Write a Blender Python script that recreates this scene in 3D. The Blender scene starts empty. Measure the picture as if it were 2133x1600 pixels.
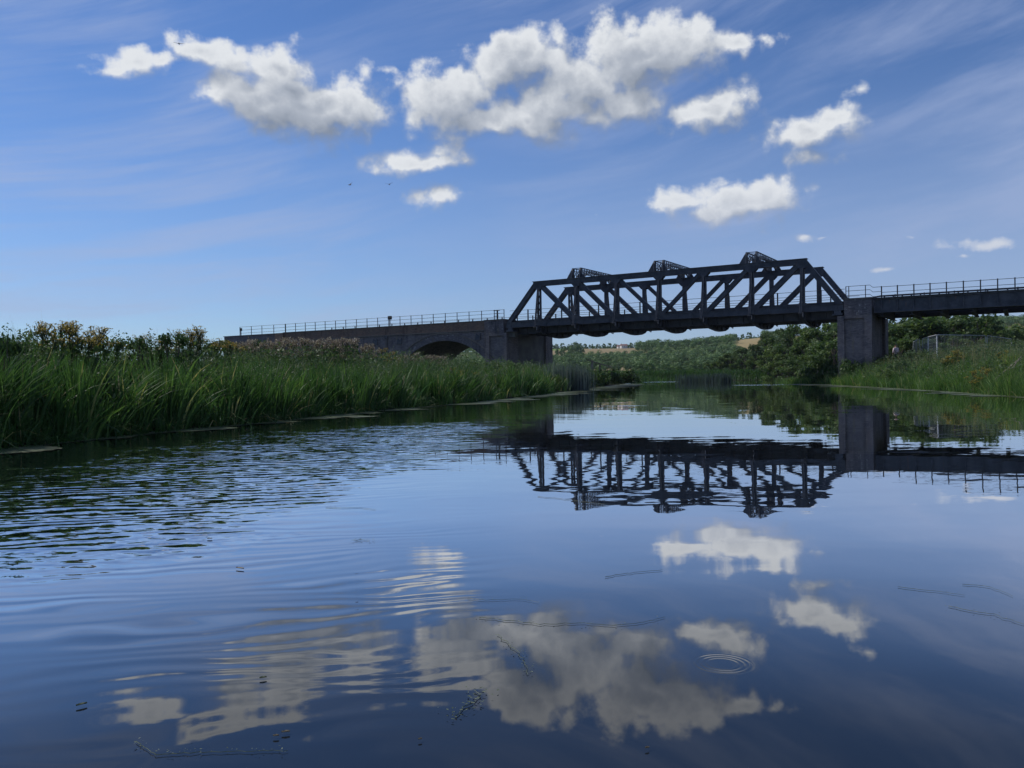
import bpy, bmesh, math, random
import numpy as np
from mathutils import Vector, Matrix

random.seed(7)
rng = np.random.default_rng(11)
SC = bpy.context.scene
COL = SC.collection
RAD = math.radians

# ------------------------------------------------------------------ camera
CAM_H = 0.95
F_PX, W_PX, H_PX = 1725.0, 2133, 1600
cam_d = bpy.data.cameras.new("camera")
cam_d.sensor_width = 36.0
cam_d.lens = F_PX / W_PX * 36.0
cam_d.clip_start = 0.05
cam_d.clip_end = 9000
cam = bpy.data.objects.new("camera", cam_d)
COL.objects.link(cam)
RC = Matrix.Rotation(RAD(90 - 0.415), 3, 'X') @ Matrix.Rotation(RAD(-0.9), 3, 'Z')
cam.matrix_world = Matrix.Translation((0, 0, CAM_H)) @ RC.to_4x4()
SC.camera = cam


def ray(px, py):
    v = RC @ Vector(((px - W_PX / 2) / F_PX, -(py - H_PX / 2) / F_PX, -1.0))
    return v.normalized()


# ------------------------------------------------------------------ light
SUN_AZ = RAD(-60)      # from +Y, negative = towards -X
SUN_EL = RAD(45)
sun_vec = Vector((math.sin(SUN_AZ) * math.cos(SUN_EL), math.cos(SUN_AZ) * math.cos(SUN_EL), math.sin(SUN_EL)))
sl = bpy.data.lights.new("sun", 'SUN')
sl.energy = 3.3
sl.angle = RAD(0.53)
sl.color = (1.0, 0.95, 0.87)
so = bpy.data.objects.new("sun", sl)
COL.objects.link(so)
so.rotation_euler = (-sun_vec).to_track_quat('-Z', 'Y').to_euler()
so.location = (0, 0, 50)

SC.view_settings.view_transform = 'Standard'
SC.view_settings.look = 'None'
SC.view_settings.gamma = 1
SC.view_settings.use_curve_mapping = False
SC.view_settings.exposure = 0.0
SC.render.engine = 'CYCLES'
SC.cycles.max_bounces = 6
SC.cycles.diffuse_bounces = 3
SC.cycles.glossy_bounces = 3
SC.cycles.transparent_max_bounces = 4
SC.cycles.use_adaptive_sampling = True
SC.cycles.adaptive_threshold = 0.015
SC.cycles.use_denoising = True
try:
    SC.cycles.denoiser = 'OPENIMAGEDENOISE'
except Exception:
    pass


class NT:
    """small helper to write node trees"""
    def __init__(s, tree):
        s.t = tree
        s.n = tree.nodes
        s.l = tree.links

    def node(s, typ, **kw):
        n = s.n.new(typ)
        for k, v in kw.items():
            setattr(n, k, v)
        return n

    def put(s, sock, v):
        if isinstance(v, bpy.types.NodeSocket):
            s.l.new(v, sock)
        elif v is not None:
            sock.default_value = v

    def math(s, op, a, b=None, c=None, clamp=False):
        n = s.node('ShaderNodeMath', operation=op, use_clamp=clamp)
        s.put(n.inputs[0], a); s.put(n.inputs[1], b)
        if c is not None: s.put(n.inputs[2], c)
        return n.outputs[0]

    def vmath(s, op, a, b=None, c=None):
        n = s.node('ShaderNodeVectorMath', operation=op)
        s.put(n.inputs[0], a)
        if b is not None: s.put(n.inputs[3] if op == 'SCALE' else n.inputs[1], b)
        if c is not None: s.put(n.inputs[2], c)
        return n.outputs['Value'] if op in ('DOT_PRODUCT', 'LENGTH', 'DISTANCE') else n.outputs['Vector']

    def noise(s, vec, scale, detail=2, rough=0.5, dist=0.0, dim='3D', out='Fac'):
        n = s.node('ShaderNodeTexNoise', noise_dimensions=dim)
        s.put(n.inputs['Vector'], vec)
        n.inputs['Scale'].default_value = scale
        n.inputs['Detail'].default_value = detail
        n.inputs['Roughness'].default_value = rough
        n.inputs['Distortion'].default_value = dist
        return n.outputs[0 if out == 'Fac' else 1]

    def mix(s, fac, a, b, typ='RGBA', blend='MIX'):
        n = s.node('ShaderNodeMix', data_type=typ)
        if typ == 'RGBA': n.blend_type = blend
        off = {'FLOAT': 2, 'VECTOR': 4, 'RGBA': 6}[typ]
        s.put(n.inputs[0], fac); s.put(n.inputs[off], a); s.put(n.inputs[off + 1], b)
        return n.outputs[{'FLOAT': 0, 'VECTOR': 1, 'RGBA': 2}[typ]]

    def sstep(s, x, lo, hi, a=0.0, b=1.0):
        n = s.node('ShaderNodeMapRange', interpolation_type='SMOOTHSTEP')
        s.put(n.inputs[0], x); s.put(n.inputs[1], lo); s.put(n.inputs[2], hi); s.put(n.inputs[3], a); s.put(n.inputs[4], b)
        return n.outputs[0]

    def xyz(s, x=0.0, y=0.0, z=0.0):
        n = s.node('ShaderNodeCombineXYZ')
        s.put(n.inputs[0], x); s.put(n.inputs[1], y); s.put(n.inputs[2], z)
        return n.outputs[0]

    def sep(s, v):
        n = s.node('ShaderNodeSeparateXYZ'); s.put(n.inputs[0], v)
        return n.outputs

    def ramp(s, fac, stops, interp='LINEAR'):
        n = s.node('ShaderNodeValToRGB')
        s.put(n.inputs[0], fac)
        cr = n.color_ramp; cr.interpolation = interp
        while len(cr.elements) < len(stops): cr.elements.new(0.5)
        for e, (p, c) in zip(cr.elements, stops):
            e.position = p; e.color = (*c, 1) if len(c) == 3 else c
        return n.outputs[0]


# ------------------------------------------------------------------ world: sky, cirrus and cumulus by direction
SKY_STRENGTH = 0.093
world = bpy.data.worlds.new("World")
SC.world = world
world.use_nodes = True
world.node_tree.nodes.clear()
w = NT(world.node_tree)


def sky_p(px, py):
    d = ray(px, py)
    k = 2.0 / (1.0 + d.y)
    return Vector((d.x * k, d.z * k))


CLOUDS = [  # px, py, rx, ry, weight
    (285, 130, 50, 24, .95), (240, 143, 32, 11, .85), (412, 112, 52, 26, 1.0), (362, 90, 18, 22, .9), (345, 130, 50, 16, .95),
    (575, 133, 75, 34, 1.0), (505, 142, 55, 22, .9), (420, 183, 30, 10, .7),
    (560, 200, 110, 42, 1.05), (640, 222, 120, 48, 1.1), (600, 165, 70, 26, .95), (725, 222, 66, 54, 1.1), (690, 275, 66, 34, 1.0), (520, 182, 60, 24, .8),
    (818, 240, 24, 20, .55), (838, 168, 20, 24, .42), (812, 145, 24, 8, .42),
    (938, 205, 70, 58, 1.1), (1010, 242, 105, 46, 1.0), (1110, 250, 110, 38, .95), (1088, 130, 84, 42, 1.15), (1010, 130, 30, 22, .95), (1180, 215, 110, 44, 1.05), (1162, 92, 28, 26, 1.0),
    (1200, 170, 135, 54, 1.0), (1330, 108, 115, 54, 1.15), (1405, 130, 75, 52, 1.0), (1290, 200, 120, 46, .95), (1230, 240, 90, 28, .85),
    (1470, 228, 78, 32, 1.0), (1512, 203, 50, 30, 1.0), (1580, 210, 20, 10, .5),
    (1452, 62, 28, 36, .85), (1515, 82, 52, 24, .85), (1575, 74, 38, 18, .8), (1535, 105, 12, 16, .55),
    (1685, 280, 78, 40, .95), (1732, 255, 44, 24, .95), (1708, 335, 58, 22, .85), (1790, 185, 36, 20, .42),
    (1440, 410, 66, 22, .9), (1540, 425, 88, 38, 1.1), (1520, 452, 70, 20, .95), (1605, 428, 50, 20, .85), (1515, 382, 40, 18, .9),
    (1680, 405, 26, 10, .5),
    (880, 338, 74, 19, 1.1), (915, 322, 38, 17, 1.1), (962, 342, 26, 10, .8),
    (912, 400, 56, 20, 1.1), (935, 386, 30, 13, 1.0),
    (1672, 493, 26, 9, .85), (1722, 497, 26, 5, .65),
    (1958, 515, 32, 16, .9), (1895, 500, 22, 8, .55), (1992, 538, 18, 6, .6), (2080, 510, 48, 14, .8), (2125, 518, 26, 14, .7),
    (1845, 566, 34, 5, .5), (1235, 447, 12, 4, .5),
]

geo = w.node('ShaderNodeTexCoord')
dvec = w.vmath('NORMALIZE', geo.outputs['Generated'])
dx, dy, dz = w.sep(dvec)
kk = w.math('DIVIDE', 2.0, w.math('MAXIMUM', w.math('ADD', dy, 1.0), 0.25))
P0 = w.xyz(w.math('MULTIPLY', dx, kk), w.math('MULTIPLY', dz, kk), 0.0)

# group: puff field at P
g = bpy.data.node_groups.new("PuffField", 'ShaderNodeTree')
g.interface.new_socket("P", in_out='INPUT', socket_type='NodeSocketVector')
g.interface.new_socket("F", in_out='OUTPUT', socket_type='NodeSocketFloat')
g.interface.new_socket("S", in_out='OUTPUT', socket_type='NodeSocketFloat')
q = NT(g)
gi = q.node('NodeGroupInput'); go = q.node('NodeGroupOutput')
P = gi.outputs[0]
wn = q.noise(P, 9.0, 3, 0.55, out='Color', dim='3D')
wv = q.vmath('MULTIPLY_ADD', wn, (0.055, 0.04, 0.0), (-0.0275, -0.02, 0.0))
PW = q.vmath('ADD', P, wv)
cur = None
for (cx, cy, rx, ry, wt) in CLOUDS:
    c = sky_p(cx, cy)
    s = (sky_p(cx + 1, cy) - c).length
    irx, iry = 1 / (rx * s * 1.53), 1 / (ry * s * 1.53)
    v = q.vmath('MULTIPLY_ADD', PW, (irx, iry, 0), (-c.x * irx, -c.y * iry, 0))
    kf = min(1.0, max(0.38, math.sqrt(rx * ry) / 52.0))
    f = q.math('MULTIPLY_ADD', q.vmath('LENGTH', v), -kf, wt * kf + 0.14 * (1 - kf))
    if cur is None: cur = f
    else: cur = q.math('SMOOTH_MAX', cur, f, 0.14)
fb = q.noise(P, 20.0, 8, 0.58)
hf = q.noise(P, 75.0, 5, 0.6)
cur = q.math('ADD', cur, q.math('MULTIPLY_ADD', hf, 0.42, -0.21))


def puffs(scale):
    vo = q.node('ShaderNodeTexVoronoi', feature='SMOOTH_F1', voronoi_dimensions='2D')
    wp_ = q.vmath('ADD', PW, q.vmath('SCALE', q.noise(P, scale * 1.5, 3, 0.6, out='Color'), 0.55 / scale))
    q.put(vo.inputs['Vector'], wp_)
    vo.inputs['Scale'].default_value = scale
    vo.inputs['Smoothness'].default_value = 0.25
    return q.math('SUBTRACT', 0.42, vo.outputs['Distance'])


p1 = puffs(17.0); p2 = puffs(42.0)
cur = q.math('ADD', cur, q.math('MULTIPLY', p1, 0.36))
cur = q.math('ADD', cur, q.math('MULTIPLY', p2, 0.30))
fs_ = q.math('ADD', cur, q.math('MULTIPLY_ADD', q.noise(P, 20.0, 3, 0.5), 0.9, -0.45))
cur = q.math('ADD', cur, q.math('MULTIPLY_ADD', fb, 1.45, -0.725))
q.l.new(cur, go.inputs[0])
q.l.new(fs_, go.inputs[1])


def field(pv):
    n = w.node('ShaderNodeGroup'); n.node_tree = g
    w.put(n.inputs[0], pv)
    return n.outputs[0], n.outputs[1]


F0, S0 = field(P0)
_, S1 = field(w.vmath('ADD', P0, (-0.012, 0.024, 0)))
front = w.sstep(dy, 0.55, 0.68)
edge_l = w.math('MULTIPLY_ADD', w.math('SUBTRACT', S0, S1), 1.0, 0.5, clamp=True)
a_in = w.math('MULTIPLY', w.sstep(F0, 0.0, w.math('MULTIPLY_ADD', edge_l, -0.50, 0.95)), front)
# clouds all the way round, outside the part of sky in view
nb = w.noise(w.vmath('MULTIPLY', dvec, (1, 1, 2.2)), 4.6, 8, 0.56)
nb2 = w.noise(w.vmath('MULTIPLY', w.vmath('ADD', dvec, (-0.03, 0.0, 0.04)), (1, 1, 2.2)), 4.6, 8, 0.56)
inx = w.math('MULTIPLY', w.sstep(w.math('ABSOLUTE', dx), 0.62, 0.52), w.sstep(dz, 0.55, 0.44))
inx = w.math('MULTIPLY', inx, w.sstep(dy, 0.3, 0.6))
a_out = w.math('MULTIPLY', w.sstep(nb, 0.58, 0.66), w.math('SUBTRACT', 1.0, inx))
a_out = w.math('MULTIPLY', a_out, w.sstep(dz, 0.04, 0.16))
alpha = w.math('MAXIMUM', a_in, a_out)
lit_in = w.math('MULTIPLY_ADD', w.math('SUBTRACT', S0, S1), 1.10, 0.50, clamp=True)
depth = w.sstep(F0, 0.45, 1.35, 1.0, 0.42)
lit_in = w.math('MULTIPLY', lit_in, depth)
lit_out = w.math('MULTIPLY_ADD', w.math('SUBTRACT', nb, nb2), 6.0, 0.6, clamp=True)
lit = w.mix(front, lit_out, lit_in, 'FLOAT')
ccol = w.ramp(lit, [(0.0, (0.24, 0.28, 0.35)), (0.45, (0.42, 0.46, 0.53)), (1.0, (0.78, 0.805, 0.835))])

# cirrus: long streaks, direction turning with height
Px, Py, _ = w.sep(P0)
tilt = w.math('MULTIPLY_ADD', Py, 0.9, -0.03)
yy = w.math('SUBTRACT', Py, w.math('MULTIPLY', Px, tilt))
wob = w.noise(P0, 2.0, 2, 0.5)
yy = w.math('ADD', yy, w.math('MULTIPLY', wob, 0.10))
cv = w.xyz(w.math('MULTIPLY', Px, 1.3), w.math('MULTIPLY', yy, 9.0), 0.0)
ci = w.noise(cv, 1.6, 7, 0.60, 0.35)
cm = w.noise(P0, 1.9, 3, 0.5)
cirr = w.math('MULTIPLY', w.sstep(ci, 0.39, 0.74), w.sstep(w.math('ADD', cm, w.sstep(dx, -0.1, 0.5, 0.0, 0.10)), 0.32, 0.62))
hz = w.math('MULTIPLY', w.sstep(dz, 0.36, 0.02), w.sstep(dx, -0.35, 0.45, 0.34, 0.95))
cirr = w.math('ADD', cirr, hz, clamp=True)
cirr = w.math('MULTIPLY', cirr, w.sstep(dz, 0.0, 0.10, 0.45, 1.0))

sky = w.node('ShaderNodeTexSky')
sky.sky_type = 'NISHITA'
sky.sun_disc = False
sky.sun_elevation = SUN_EL
sky.sun_rotation = SUN_AZ
sky.altitude = 20
sky.air_density = 1.0
sky.dust_density = 0.0
sky.ozone_density = 2.5
skyc = sky.outputs[0]
SKY_TINT = (0.58, 0.76, 1.06)
skyc = w.vmath('MULTIPLY', skyc, SKY_TINT)
inv = 1.0 / SKY_STRENGTH
cir_col = (0.38 * inv, 0.46 * inv, 0.68 * inv)
skyc = w.mix(w.math('MULTIPLY', cirr, 0.64), skyc, (*cir_col, 1))
ccol = w.mix(w.sstep(dz, 0.24, 0.10, 0.0, 0.55), ccol, (0.44, 0.50, 0.66, 1))
ccol10 = w.vmath('SCALE', ccol, inv)
skyc = w.mix(w.math('MULTIPLY', alpha, 0.97), skyc, ccol10)
bg = w.node('ShaderNodeBackground')
w.put(bg.inputs[0], skyc)
bg.inputs[1].default_value = SKY_STRENGTH
wo = w.node('ShaderNodeOutputWorld')
w.l.new(bg.outputs[0], wo.inputs[0])
world.cycles.sampling_method = 'MANUAL'
world.cycles.sample_map_resolution = 512


# ------------------------------------------------------------------ materials
def new_mat(name):
    m = bpy.data.materials.new(name); m.use_nodes = True
    m.node_tree.nodes.clear()
    t = NT(m.node_tree)
    out = t.node('ShaderNodeOutputMaterial')
    b = t.node('ShaderNodeBsdfPrincipled')
    t.l.new(b.outputs[0], out.inputs[0])
    return m, t, b, out


def bump(t, b, height, dist=0.02, strength=1.0):
    n = t.node('ShaderNodeBump')
    n.inputs['Distance'].default_value = dist
    n.inputs['Strength'].default_value = strength
    t.put(n.inputs['Height'], height)
    t.l.new(n.outputs[0], b.inputs['Normal'])


def mat_simple(name, c1, c2, scale=3.0, rough=0.7, spec=0.3, bmp=0.0, detail=5, metal=0.0):
    m, t, b, _ = new_mat(name)
    tc = t.node('ShaderNodeTexCoord').outputs['Object']
    n = t.noise(tc, scale, detail, 0.6)
    col = t.mix(t.sstep(n, 0.35, 0.65), (*c1, 1), (*c2, 1))
    t.put(b.inputs['Base Color'], col)
    b.inputs['Roughness'].default_value = rough
    b.inputs['Specular IOR Level'].default_value = spec
    b.inputs['Metallic'].default_value = metal
    if bmp: bump(t, b, n, bmp)
    return m


def mat_steel():
    m, t, b, _ = new_mat("painted_steel")
    tc = t.node('ShaderNodeTexCoord').outputs['Object']
    n = t.noise(tc, 1.3, 8, 0.65)
    n2 = t.noise(t.vmath('MULTIPLY', tc, (1, 1, 0.35)), 5.0, 6, 0.7)
    col = t.mix(t.sstep(n, 0.38, 0.66), (0.038, 0.044, 0.058, 1), (0.072, 0.078, 0.095, 1))
    col = t.mix(t.sstep(n2, 0.60, 0.74), col, (0.13, 0.070, 0.045, 1))
    t.put(b.inputs['Base Color'], col)
    t.put(b.inputs['Roughness'], t.sstep(n2, 0.3, 0.7, 0.50, 0.75))
    b.inputs['Specular IOR Level'].default_value = 0.4
    bump(t, b, n2, 0.006)
    return m


def mat_brick(name, cA, cB, cC, stain=(0.35, 0.34, 0.36), stain_lo=0.66):
    m, t, b, _ = new_mat(name)
    tc = t.node('ShaderNodeTexCoord').outputs['Object']
    x, y, z = t.sep(tc)
    v = t.xyz(t.math('ADD', x, y), z, 0.0)
    br = t.node('ShaderNodeTexBrick')
    br.offset = 0.5
    t.put(br.inputs['Vector'], v)
    br.inputs['Scale'].default_value = 1.0
    br.inputs['Brick Width'].default_value = 0.228
    br.inputs['Row Height'].default_value = 0.078
    br.inputs['Mortar Size'].default_value = 0.006
    br.inputs['Mortar Smooth'].default_value = 0.3
    br.inputs['Color1'].default_value = (*cA, 1)
    br.inputs['Color2'].default_value = (*cB, 1)
    br.inputs['Mortar'].default_value = (0.10, 0.10, 0.105, 1)
    n = t.noise(tc, 0.9, 6, 0.65)
    n2 = t.noise(tc, 3.5, 8, 0.75)
    n3 = t.noise(t.vmath('MULTIPLY', tc, (1, 1, 0.18)), 2.2, 5, 0.6)
    col = t.mix(t.sstep(n, 0.35, 0.7), br.outputs[0], (*cC, 1), blend='MIX')
    col = t.mix(0.55, br.outputs[0], col)
    col = t.mix(t.math('MULTIPLY', t.sstep(n2, stain_lo, stain_lo + 0.1), 0.6), col, (*stain, 1))
    col = t.mix(t.math('MULTIPLY', t.sstep(n3, 0.52, 0.72), 0.55), col, (0.022, 0.020, 0.022, 1))
    lich = t.noise(t.vmath('MULTIPLY', tc, (1.4, 1.4, 0.35)), 1.9, 7, 0.7)
    col = t.mix(t.math('MULTIPLY', t.sstep(lich, 0.57, 0.68), 0.45), col, (0.24, 0.20, 0.12, 1))
    moss = t.math('MULTIPLY', t.sstep(t.math('ADD', z, t.math('MULTIPLY', n, 1.6)), 3.1, 1.6), 0.7)
    col = t.mix(moss, col, (0.045, 0.060, 0.028, 1))
    t.put(b.inputs['Base Color'], col)
    b.inputs['Roughness'].default_value = 0.85
    b.inputs['Specular IOR Level'].default_value = 0.25
    hgt = t.math('ADD', t.math('MULTIPLY', br.outputs[1], -1.0), t.math('MULTIPLY', n2, 0.8))
    bump(t, b, hgt, 0.02)
    return m


def mat_leaf(name, stops, rough=0.55, trans=0.35, spec=0.25):
    """colour from the 'tint' attribute every blade or leaf carries"""
    m, t, b, out = new_mat(name)
    a = t.node('ShaderNodeAttribute'); a.attribute_name = 'tint'
    col = t.ramp(a.outputs['Fac'], stops)
    t.put(b.inputs['Base Color'], col)
    b.inputs['Roughness'].default_value = rough
    b.inputs['Specular IOR Level'].default_value = spec
    tr = t.node('ShaderNodeBsdfTranslucent')
    t.put(tr.inputs[0], t.mix(0.5, col, t.vmath('MULTIPLY', col, (1.5, 1.7, 0.7))))
    mx = t.node('ShaderNodeMixShader'); mx.inputs[0].default_value = trans
    t.l.new(b.outputs[0], mx.inputs[1]); t.l.new(tr.outputs[0], mx.inputs[2])
    t.l.new(mx.outputs[0], out.inputs[0])
    return m


M_STEEL = mat_steel()
M_RAIL = mat_simple("rail_paint", (0.035, 0.036, 0.042), (0.06, 0.055, 0.055), 4, 0.6)
M_BRICK = mat_brick("blue_brick", (0.21, 0.185, 0.19), (0.105, 0.095, 0.105), (0.25, 0.225, 0.23), stain_lo=0.60)
M_BRICKR = mat_brick("weathered_brick", (0.27, 0.17, 0.12), (0.15, 0.105, 0.085), (0.20, 0.155, 0.135), stain_lo=0.66)
M_BRICKW = mat_brick("whitened_brick", (0.18, 0.165, 0.18), (0.09, 0.082, 0.095), (0.17, 0.155, 0.165), (0.62, 0.6, 0.6), 0.56)
M_STONE = mat_simple("coping_stone", (0.10, 0.095, 0.09), (0.16, 0.15, 0.14), 2, 0.85, bmp=0.01)
M_CONC = mat_simple("concrete", (0.085, 0.085, 0.085), (0.14, 0.138, 0.13), 1.2, 0.85, bmp=0.01)
M_GALV = mat_simple("galvanised_steel", (0.32, 0.34, 0.36), (0.5, 0.52, 0.54), 6, 0.45, 0.5)
M_WOOD = mat_simple("grey_timber", (0.14, 0.115, 0.09), (0.26, 0.22, 0.18), 6, 0.85, bmp=0.01)
M_BARK = mat_simple("bark", (0.05, 0.042, 0.035), (0.10, 0.085, 0.07), 5, 0.9, bmp=0.02)
M_REED = mat_leaf("reed_leaf", [(0, (0.020, 0.050, 0.018)), (0.45, (0.055, 0.122, 0.034)), (0.8, (0.125, 0.215, 0.055)), (0.93, (0.26, 0.27, 0.10)), (1, (0.38, 0.30, 0.17))])
M_GRASS = mat_leaf("meadow_grass", [(0, (0.030, 0.060, 0.026)), (0.5, (0.070, 0.130, 0.050)), (0.8, (0.12, 0.18, 0.070)), (1, (0.28, 0.23, 0.15))])
M_BLUEREED = mat_leaf("grey_reed", [(0, (0.035, 0.055, 0.05)), (0.6, (0.085, 0.12, 0.12)), (1, (0.20, 0.22, 0.22))])
M_LEAF = mat_leaf("broad_leaf", [(0, (0.026, 0.050, 0.018)), (0.5, (0.065, 0.115, 0.038)), (1, (0.15, 0.20, 0.060))])
M_LEAFW = mat_leaf("willow_leaf", [(0, (0.030, 0.055, 0.028)), (0.5, (0.070, 0.115, 0.050)), (1, (0.15, 0.20, 0.090))])
M_LEAFH = mat_leaf("hill_leaf", [(0, (0.045, 0.090, 0.035)), (0.5, (0.11, 0.19, 0.060)), (1, (0.21, 0.30, 0.095))], trans=0.2)
M_STEM = mat_leaf("plant_stem", [(0, (0.03, 0.05, 0.02)), (1, (0.09, 0.10, 0.04))])
M_YELLOW = mat_leaf("yellow_petal", [(0, (0.14, 0.10, 0.02)), (0.4, (0.30, 0.21, 0.03)), (1, (0.60, 0.44, 0.06))], trans=0.2)
M_THISTLE = mat_leaf("thistle_down", [(0, (0.10, 0.065, 0.055)), (0.6, (0.26, 0.20, 0.17)), (1, (0.48, 0.42, 0.38))], trans=0.3)
M_WEED = mat_leaf("duckweed", [(0, (0.04, 0.055, 0.025)), (0.6, (0.10, 0.125, 0.06)), (1, (0.20, 0.22, 0.13))], trans=0.0, rough=0.5)
M_DEAD = mat_leaf("dead_reed", [(0, (0.10, 0.075, 0.045)), (1, (0.33, 0.27, 0.17))], trans=0.1)

# ------------------------------------------------------------------ mesh helpers
def set_props(o, label=None, cat=None, group=None, kind=None):
    if label: o['label'] = label
    if cat: o['category'] = cat
    if group: o['group'] = group
    if kind: o['kind'] = kind
    return o


def empty(name, loc, rz=0.0, **kw):
    o = bpy.data.objects.new(name, None)
    o.empty_display_size = 0.3
    COL.objects.link(o)
    o.location = loc
    o.rotation_euler = (0, 0, rz)
    return set_props(o, **kw)


def link(name, me, mat, parent=None, loc=None):
    o = bpy.data.objects.new(name, me)
    COL.objects.link(o)
    if mat and not me.materials: me.materials.append(mat)
    if parent: o.parent = parent
    if loc is not None: o.location = loc
    return o


class MB:
    """collects boxes, beams and prisms into one mesh"""
    def __init__(s): s.v = []; s.f = []

    def add(s, vs, fs):
        b = len(s.v); s.v += [tuple(x) for x in vs]; s.f += [tuple(i + b for i in f) for f in fs]
        return s

    def box(s, x0, x1, y0, y1, z0, z1):
        return s.add([(x0, y0, z0), (x1, y0, z0), (x1, y1, z0), (x0, y1, z0), (x0, y0, z1), (x1, y0, z1), (x1, y1, z1), (x0, y1, z1)],
                     [(0, 3, 2, 1), (4, 5, 6, 7), (0, 1, 5, 4), (1, 2, 6, 5), (2, 3, 7, 6), (3, 0, 4, 7)])

    def beam(s, a, b, wd, dp, up=(0, 1, 0)):
        """wd across the plane of the truss (along up), dp in the plane"""
        a = Vector(a); b = Vector(b); d = (b - a).normalized(); u = Vector(up)
        u = (u - d * u.dot(d)).normalized(); r = d.cross(u).normalized()
        vs = []
        for p in (a, b):
            for (i, j) in ((-1, -1), (1, -1), (1, 1), (-1, 1)):
                vs.append(p + u * (i * wd / 2) + r * (j * dp / 2))
        return s.add(vs, [(0, 1, 2, 3), (7, 6, 5, 4), (0, 4, 5, 1), (1, 5, 6, 2), (2, 6, 7, 3), (3, 7, 4, 0)])

    def tube(s, pts, r, n=6, r2=None):
        pts = [Vector(p) for p in pts]
        rr = [r + ((r2 if r2 is not None else r) - r) * i / (len(pts) - 1) for i in range(len(pts))]
        vs = []; fs = []
        for i, p in enumerate(pts):
            d = (pts[min(i + 1, len(pts) - 1)] - pts[max(i - 1, 0)]).normalized()
            u = Vector((0, 0, 1)) if abs(d.z) < 0.9 else Vector((1, 0, 0))
            a = d.cross(u).normalized(); b = d.cross(a)
            for k in range(n):
                an = 2 * math.pi * k / n
                vs.append(p + (a * math.cos(an) + b * math.sin(an)) * rr[i])
        for i in range(len(pts) - 1):
            for k in range(n):
                fs.append((i * n + k, i * n + (k + 1) % n, (i + 1) * n + (k + 1) % n, (i + 1) * n + k))
        fs.append(tuple(range(n))); fs.append(tuple(reversed(range((len(pts) - 1) * n, len(pts) * n))))
        return s.add(vs, fs)

    def prism(s, poly, axis, lo, hi):
        """poly in the two other axes, extruded along axis (0,1,2)"""
        n = len(poly); vs = []
        for h in (lo, hi):
            for (a, b) in poly:
                p = [0, 0, 0]; p[axis] = h
                o = [i for i in (0, 1, 2) if i != axis]
                p[o[0]] = a; p[o[1]] = b; vs.append(p)
        fs = [tuple(range(n)), tuple(reversed(range(n, 2 * n)))]
        fs += [(i, i + n, (i + 1) % n + n, (i + 1) % n) for i in range(n)]
        return s.add(vs, fs)

    def mesh(s, name='mesh', bevel=0.0):
        me = bpy.data.meshes.new(name)
        me.from_pydata(s.v, [], s.f)
        bm = bmesh.new(); bm.from_mesh(me)
        bmesh.ops.recalc_face_normals(bm, faces=bm.faces)
        if bevel:
            bmesh.ops.bevel(bm, geom=list(bm.edges), offset=bevel, segments=1, affect='EDGES', clamp_overlap=True)
        bm.to_mesh(me); bm.free()
        return me

    def build(s, name, mat, parent=None, bevel=0.0):
        return link(name, s.mesh(name, bevel), mat, parent)


def quad_mesh(name, V, tint, mat, tris=False):
    """V: (n,4,3) quads -> mesh; tint (n,)"""
    n = len(V); me = bpy.data.meshes.new(name)
    me.vertices.add(n * 4); me.vertices.foreach_set('co', V.reshape(-1).astype(np.float32))
    me.loops.add(n * 4); me.loops.foreach_set('vertex_index', np.arange(n * 4, dtype=np.int32))
    me.polygons.add(n); me.polygons.foreach_set('loop_start', np.arange(0, n * 4, 4, dtype=np.int32))
    me.update(calc_edges=True)
    at = me.attributes.new('tint', 'FLOAT', 'POINT')
    at.data.foreach_set('value', np.repeat(np.clip(tint, 0, 1), 4).astype(np.float32))
    me.materials.append(mat)
    return me


def grid_mesh(name, V, F, mat=None, tint=None):
    me = bpy.data.meshes.new(name)
    V = np.asarray(V, np.float32); F = np.asarray(F, np.int32)
    k = F.shape[1]
    me.vertices.add(len(V)); me.vertices.foreach_set('co', V.reshape(-1))
    me.loops.add(F.size); me.loops.foreach_set('vertex_index', F.reshape(-1))
    me.polygons.add(len(F)); me.polygons.foreach_set('loop_start', np.arange(0, F.size, k, dtype=np.int32))
    me.update(calc_edges=True)
    if tint is not None:
        at = me.attributes.new('tint', 'FLOAT', 'POINT')
        at.data.foreach_set('value', np.clip(tint, 0, 1).astype(np.float32))
    if mat: me.materials.append(mat)
    return me


def blades(base, H, Wd, lean, tint, seg=4, droop=0.35, rg=rng):
    """ribbon leaves: base (n,3), lean (n,2) horizontal reach in units of H"""
    n = len(base)
    yaw = rg.uniform(0, math.pi, n)
    wv = np.stack([np.cos(yaw), np.sin(yaw), np.zeros(n)], 1)
    V = np.zeros((n, seg + 1, 2, 3))
    for i in range(seg + 1):
        t = i / seg
        L = np.hypot(lean[:, 0], lean[:, 1])
        zf = t - droop * np.clip(L, 0, 2.0) * t ** 2.6
        c = base.copy()
        c[:, 0] += lean[:, 0] * H * (0.35 * t + 0.65 * t * t)
        c[:, 1] += lean[:, 1] * H * (0.35 * t + 0.65 * t * t)
        c[:, 2] += H * zf
        wt = Wd * (1 - t ** 2.2) * (0.75 + 0.25 * min(1, 4 * t)) + Wd * 0.06
        V[:, i, 0] = c - wv * wt[:, None] / 2
        V[:, i, 1] = c + wv * wt[:, None] / 2
    idx = np.arange(n * (seg + 1) * 2).reshape(n, seg + 1, 2)
    F = np.stack([idx[:, :-1, 0], idx[:, :-1, 1], idx[:, 1:, 1], idx[:, 1:, 0]], -1).reshape(-1, 4)
    tv = np.repeat(tint, (seg + 1) * 2)
    return V.reshape(-1, 3), F, tv


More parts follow.
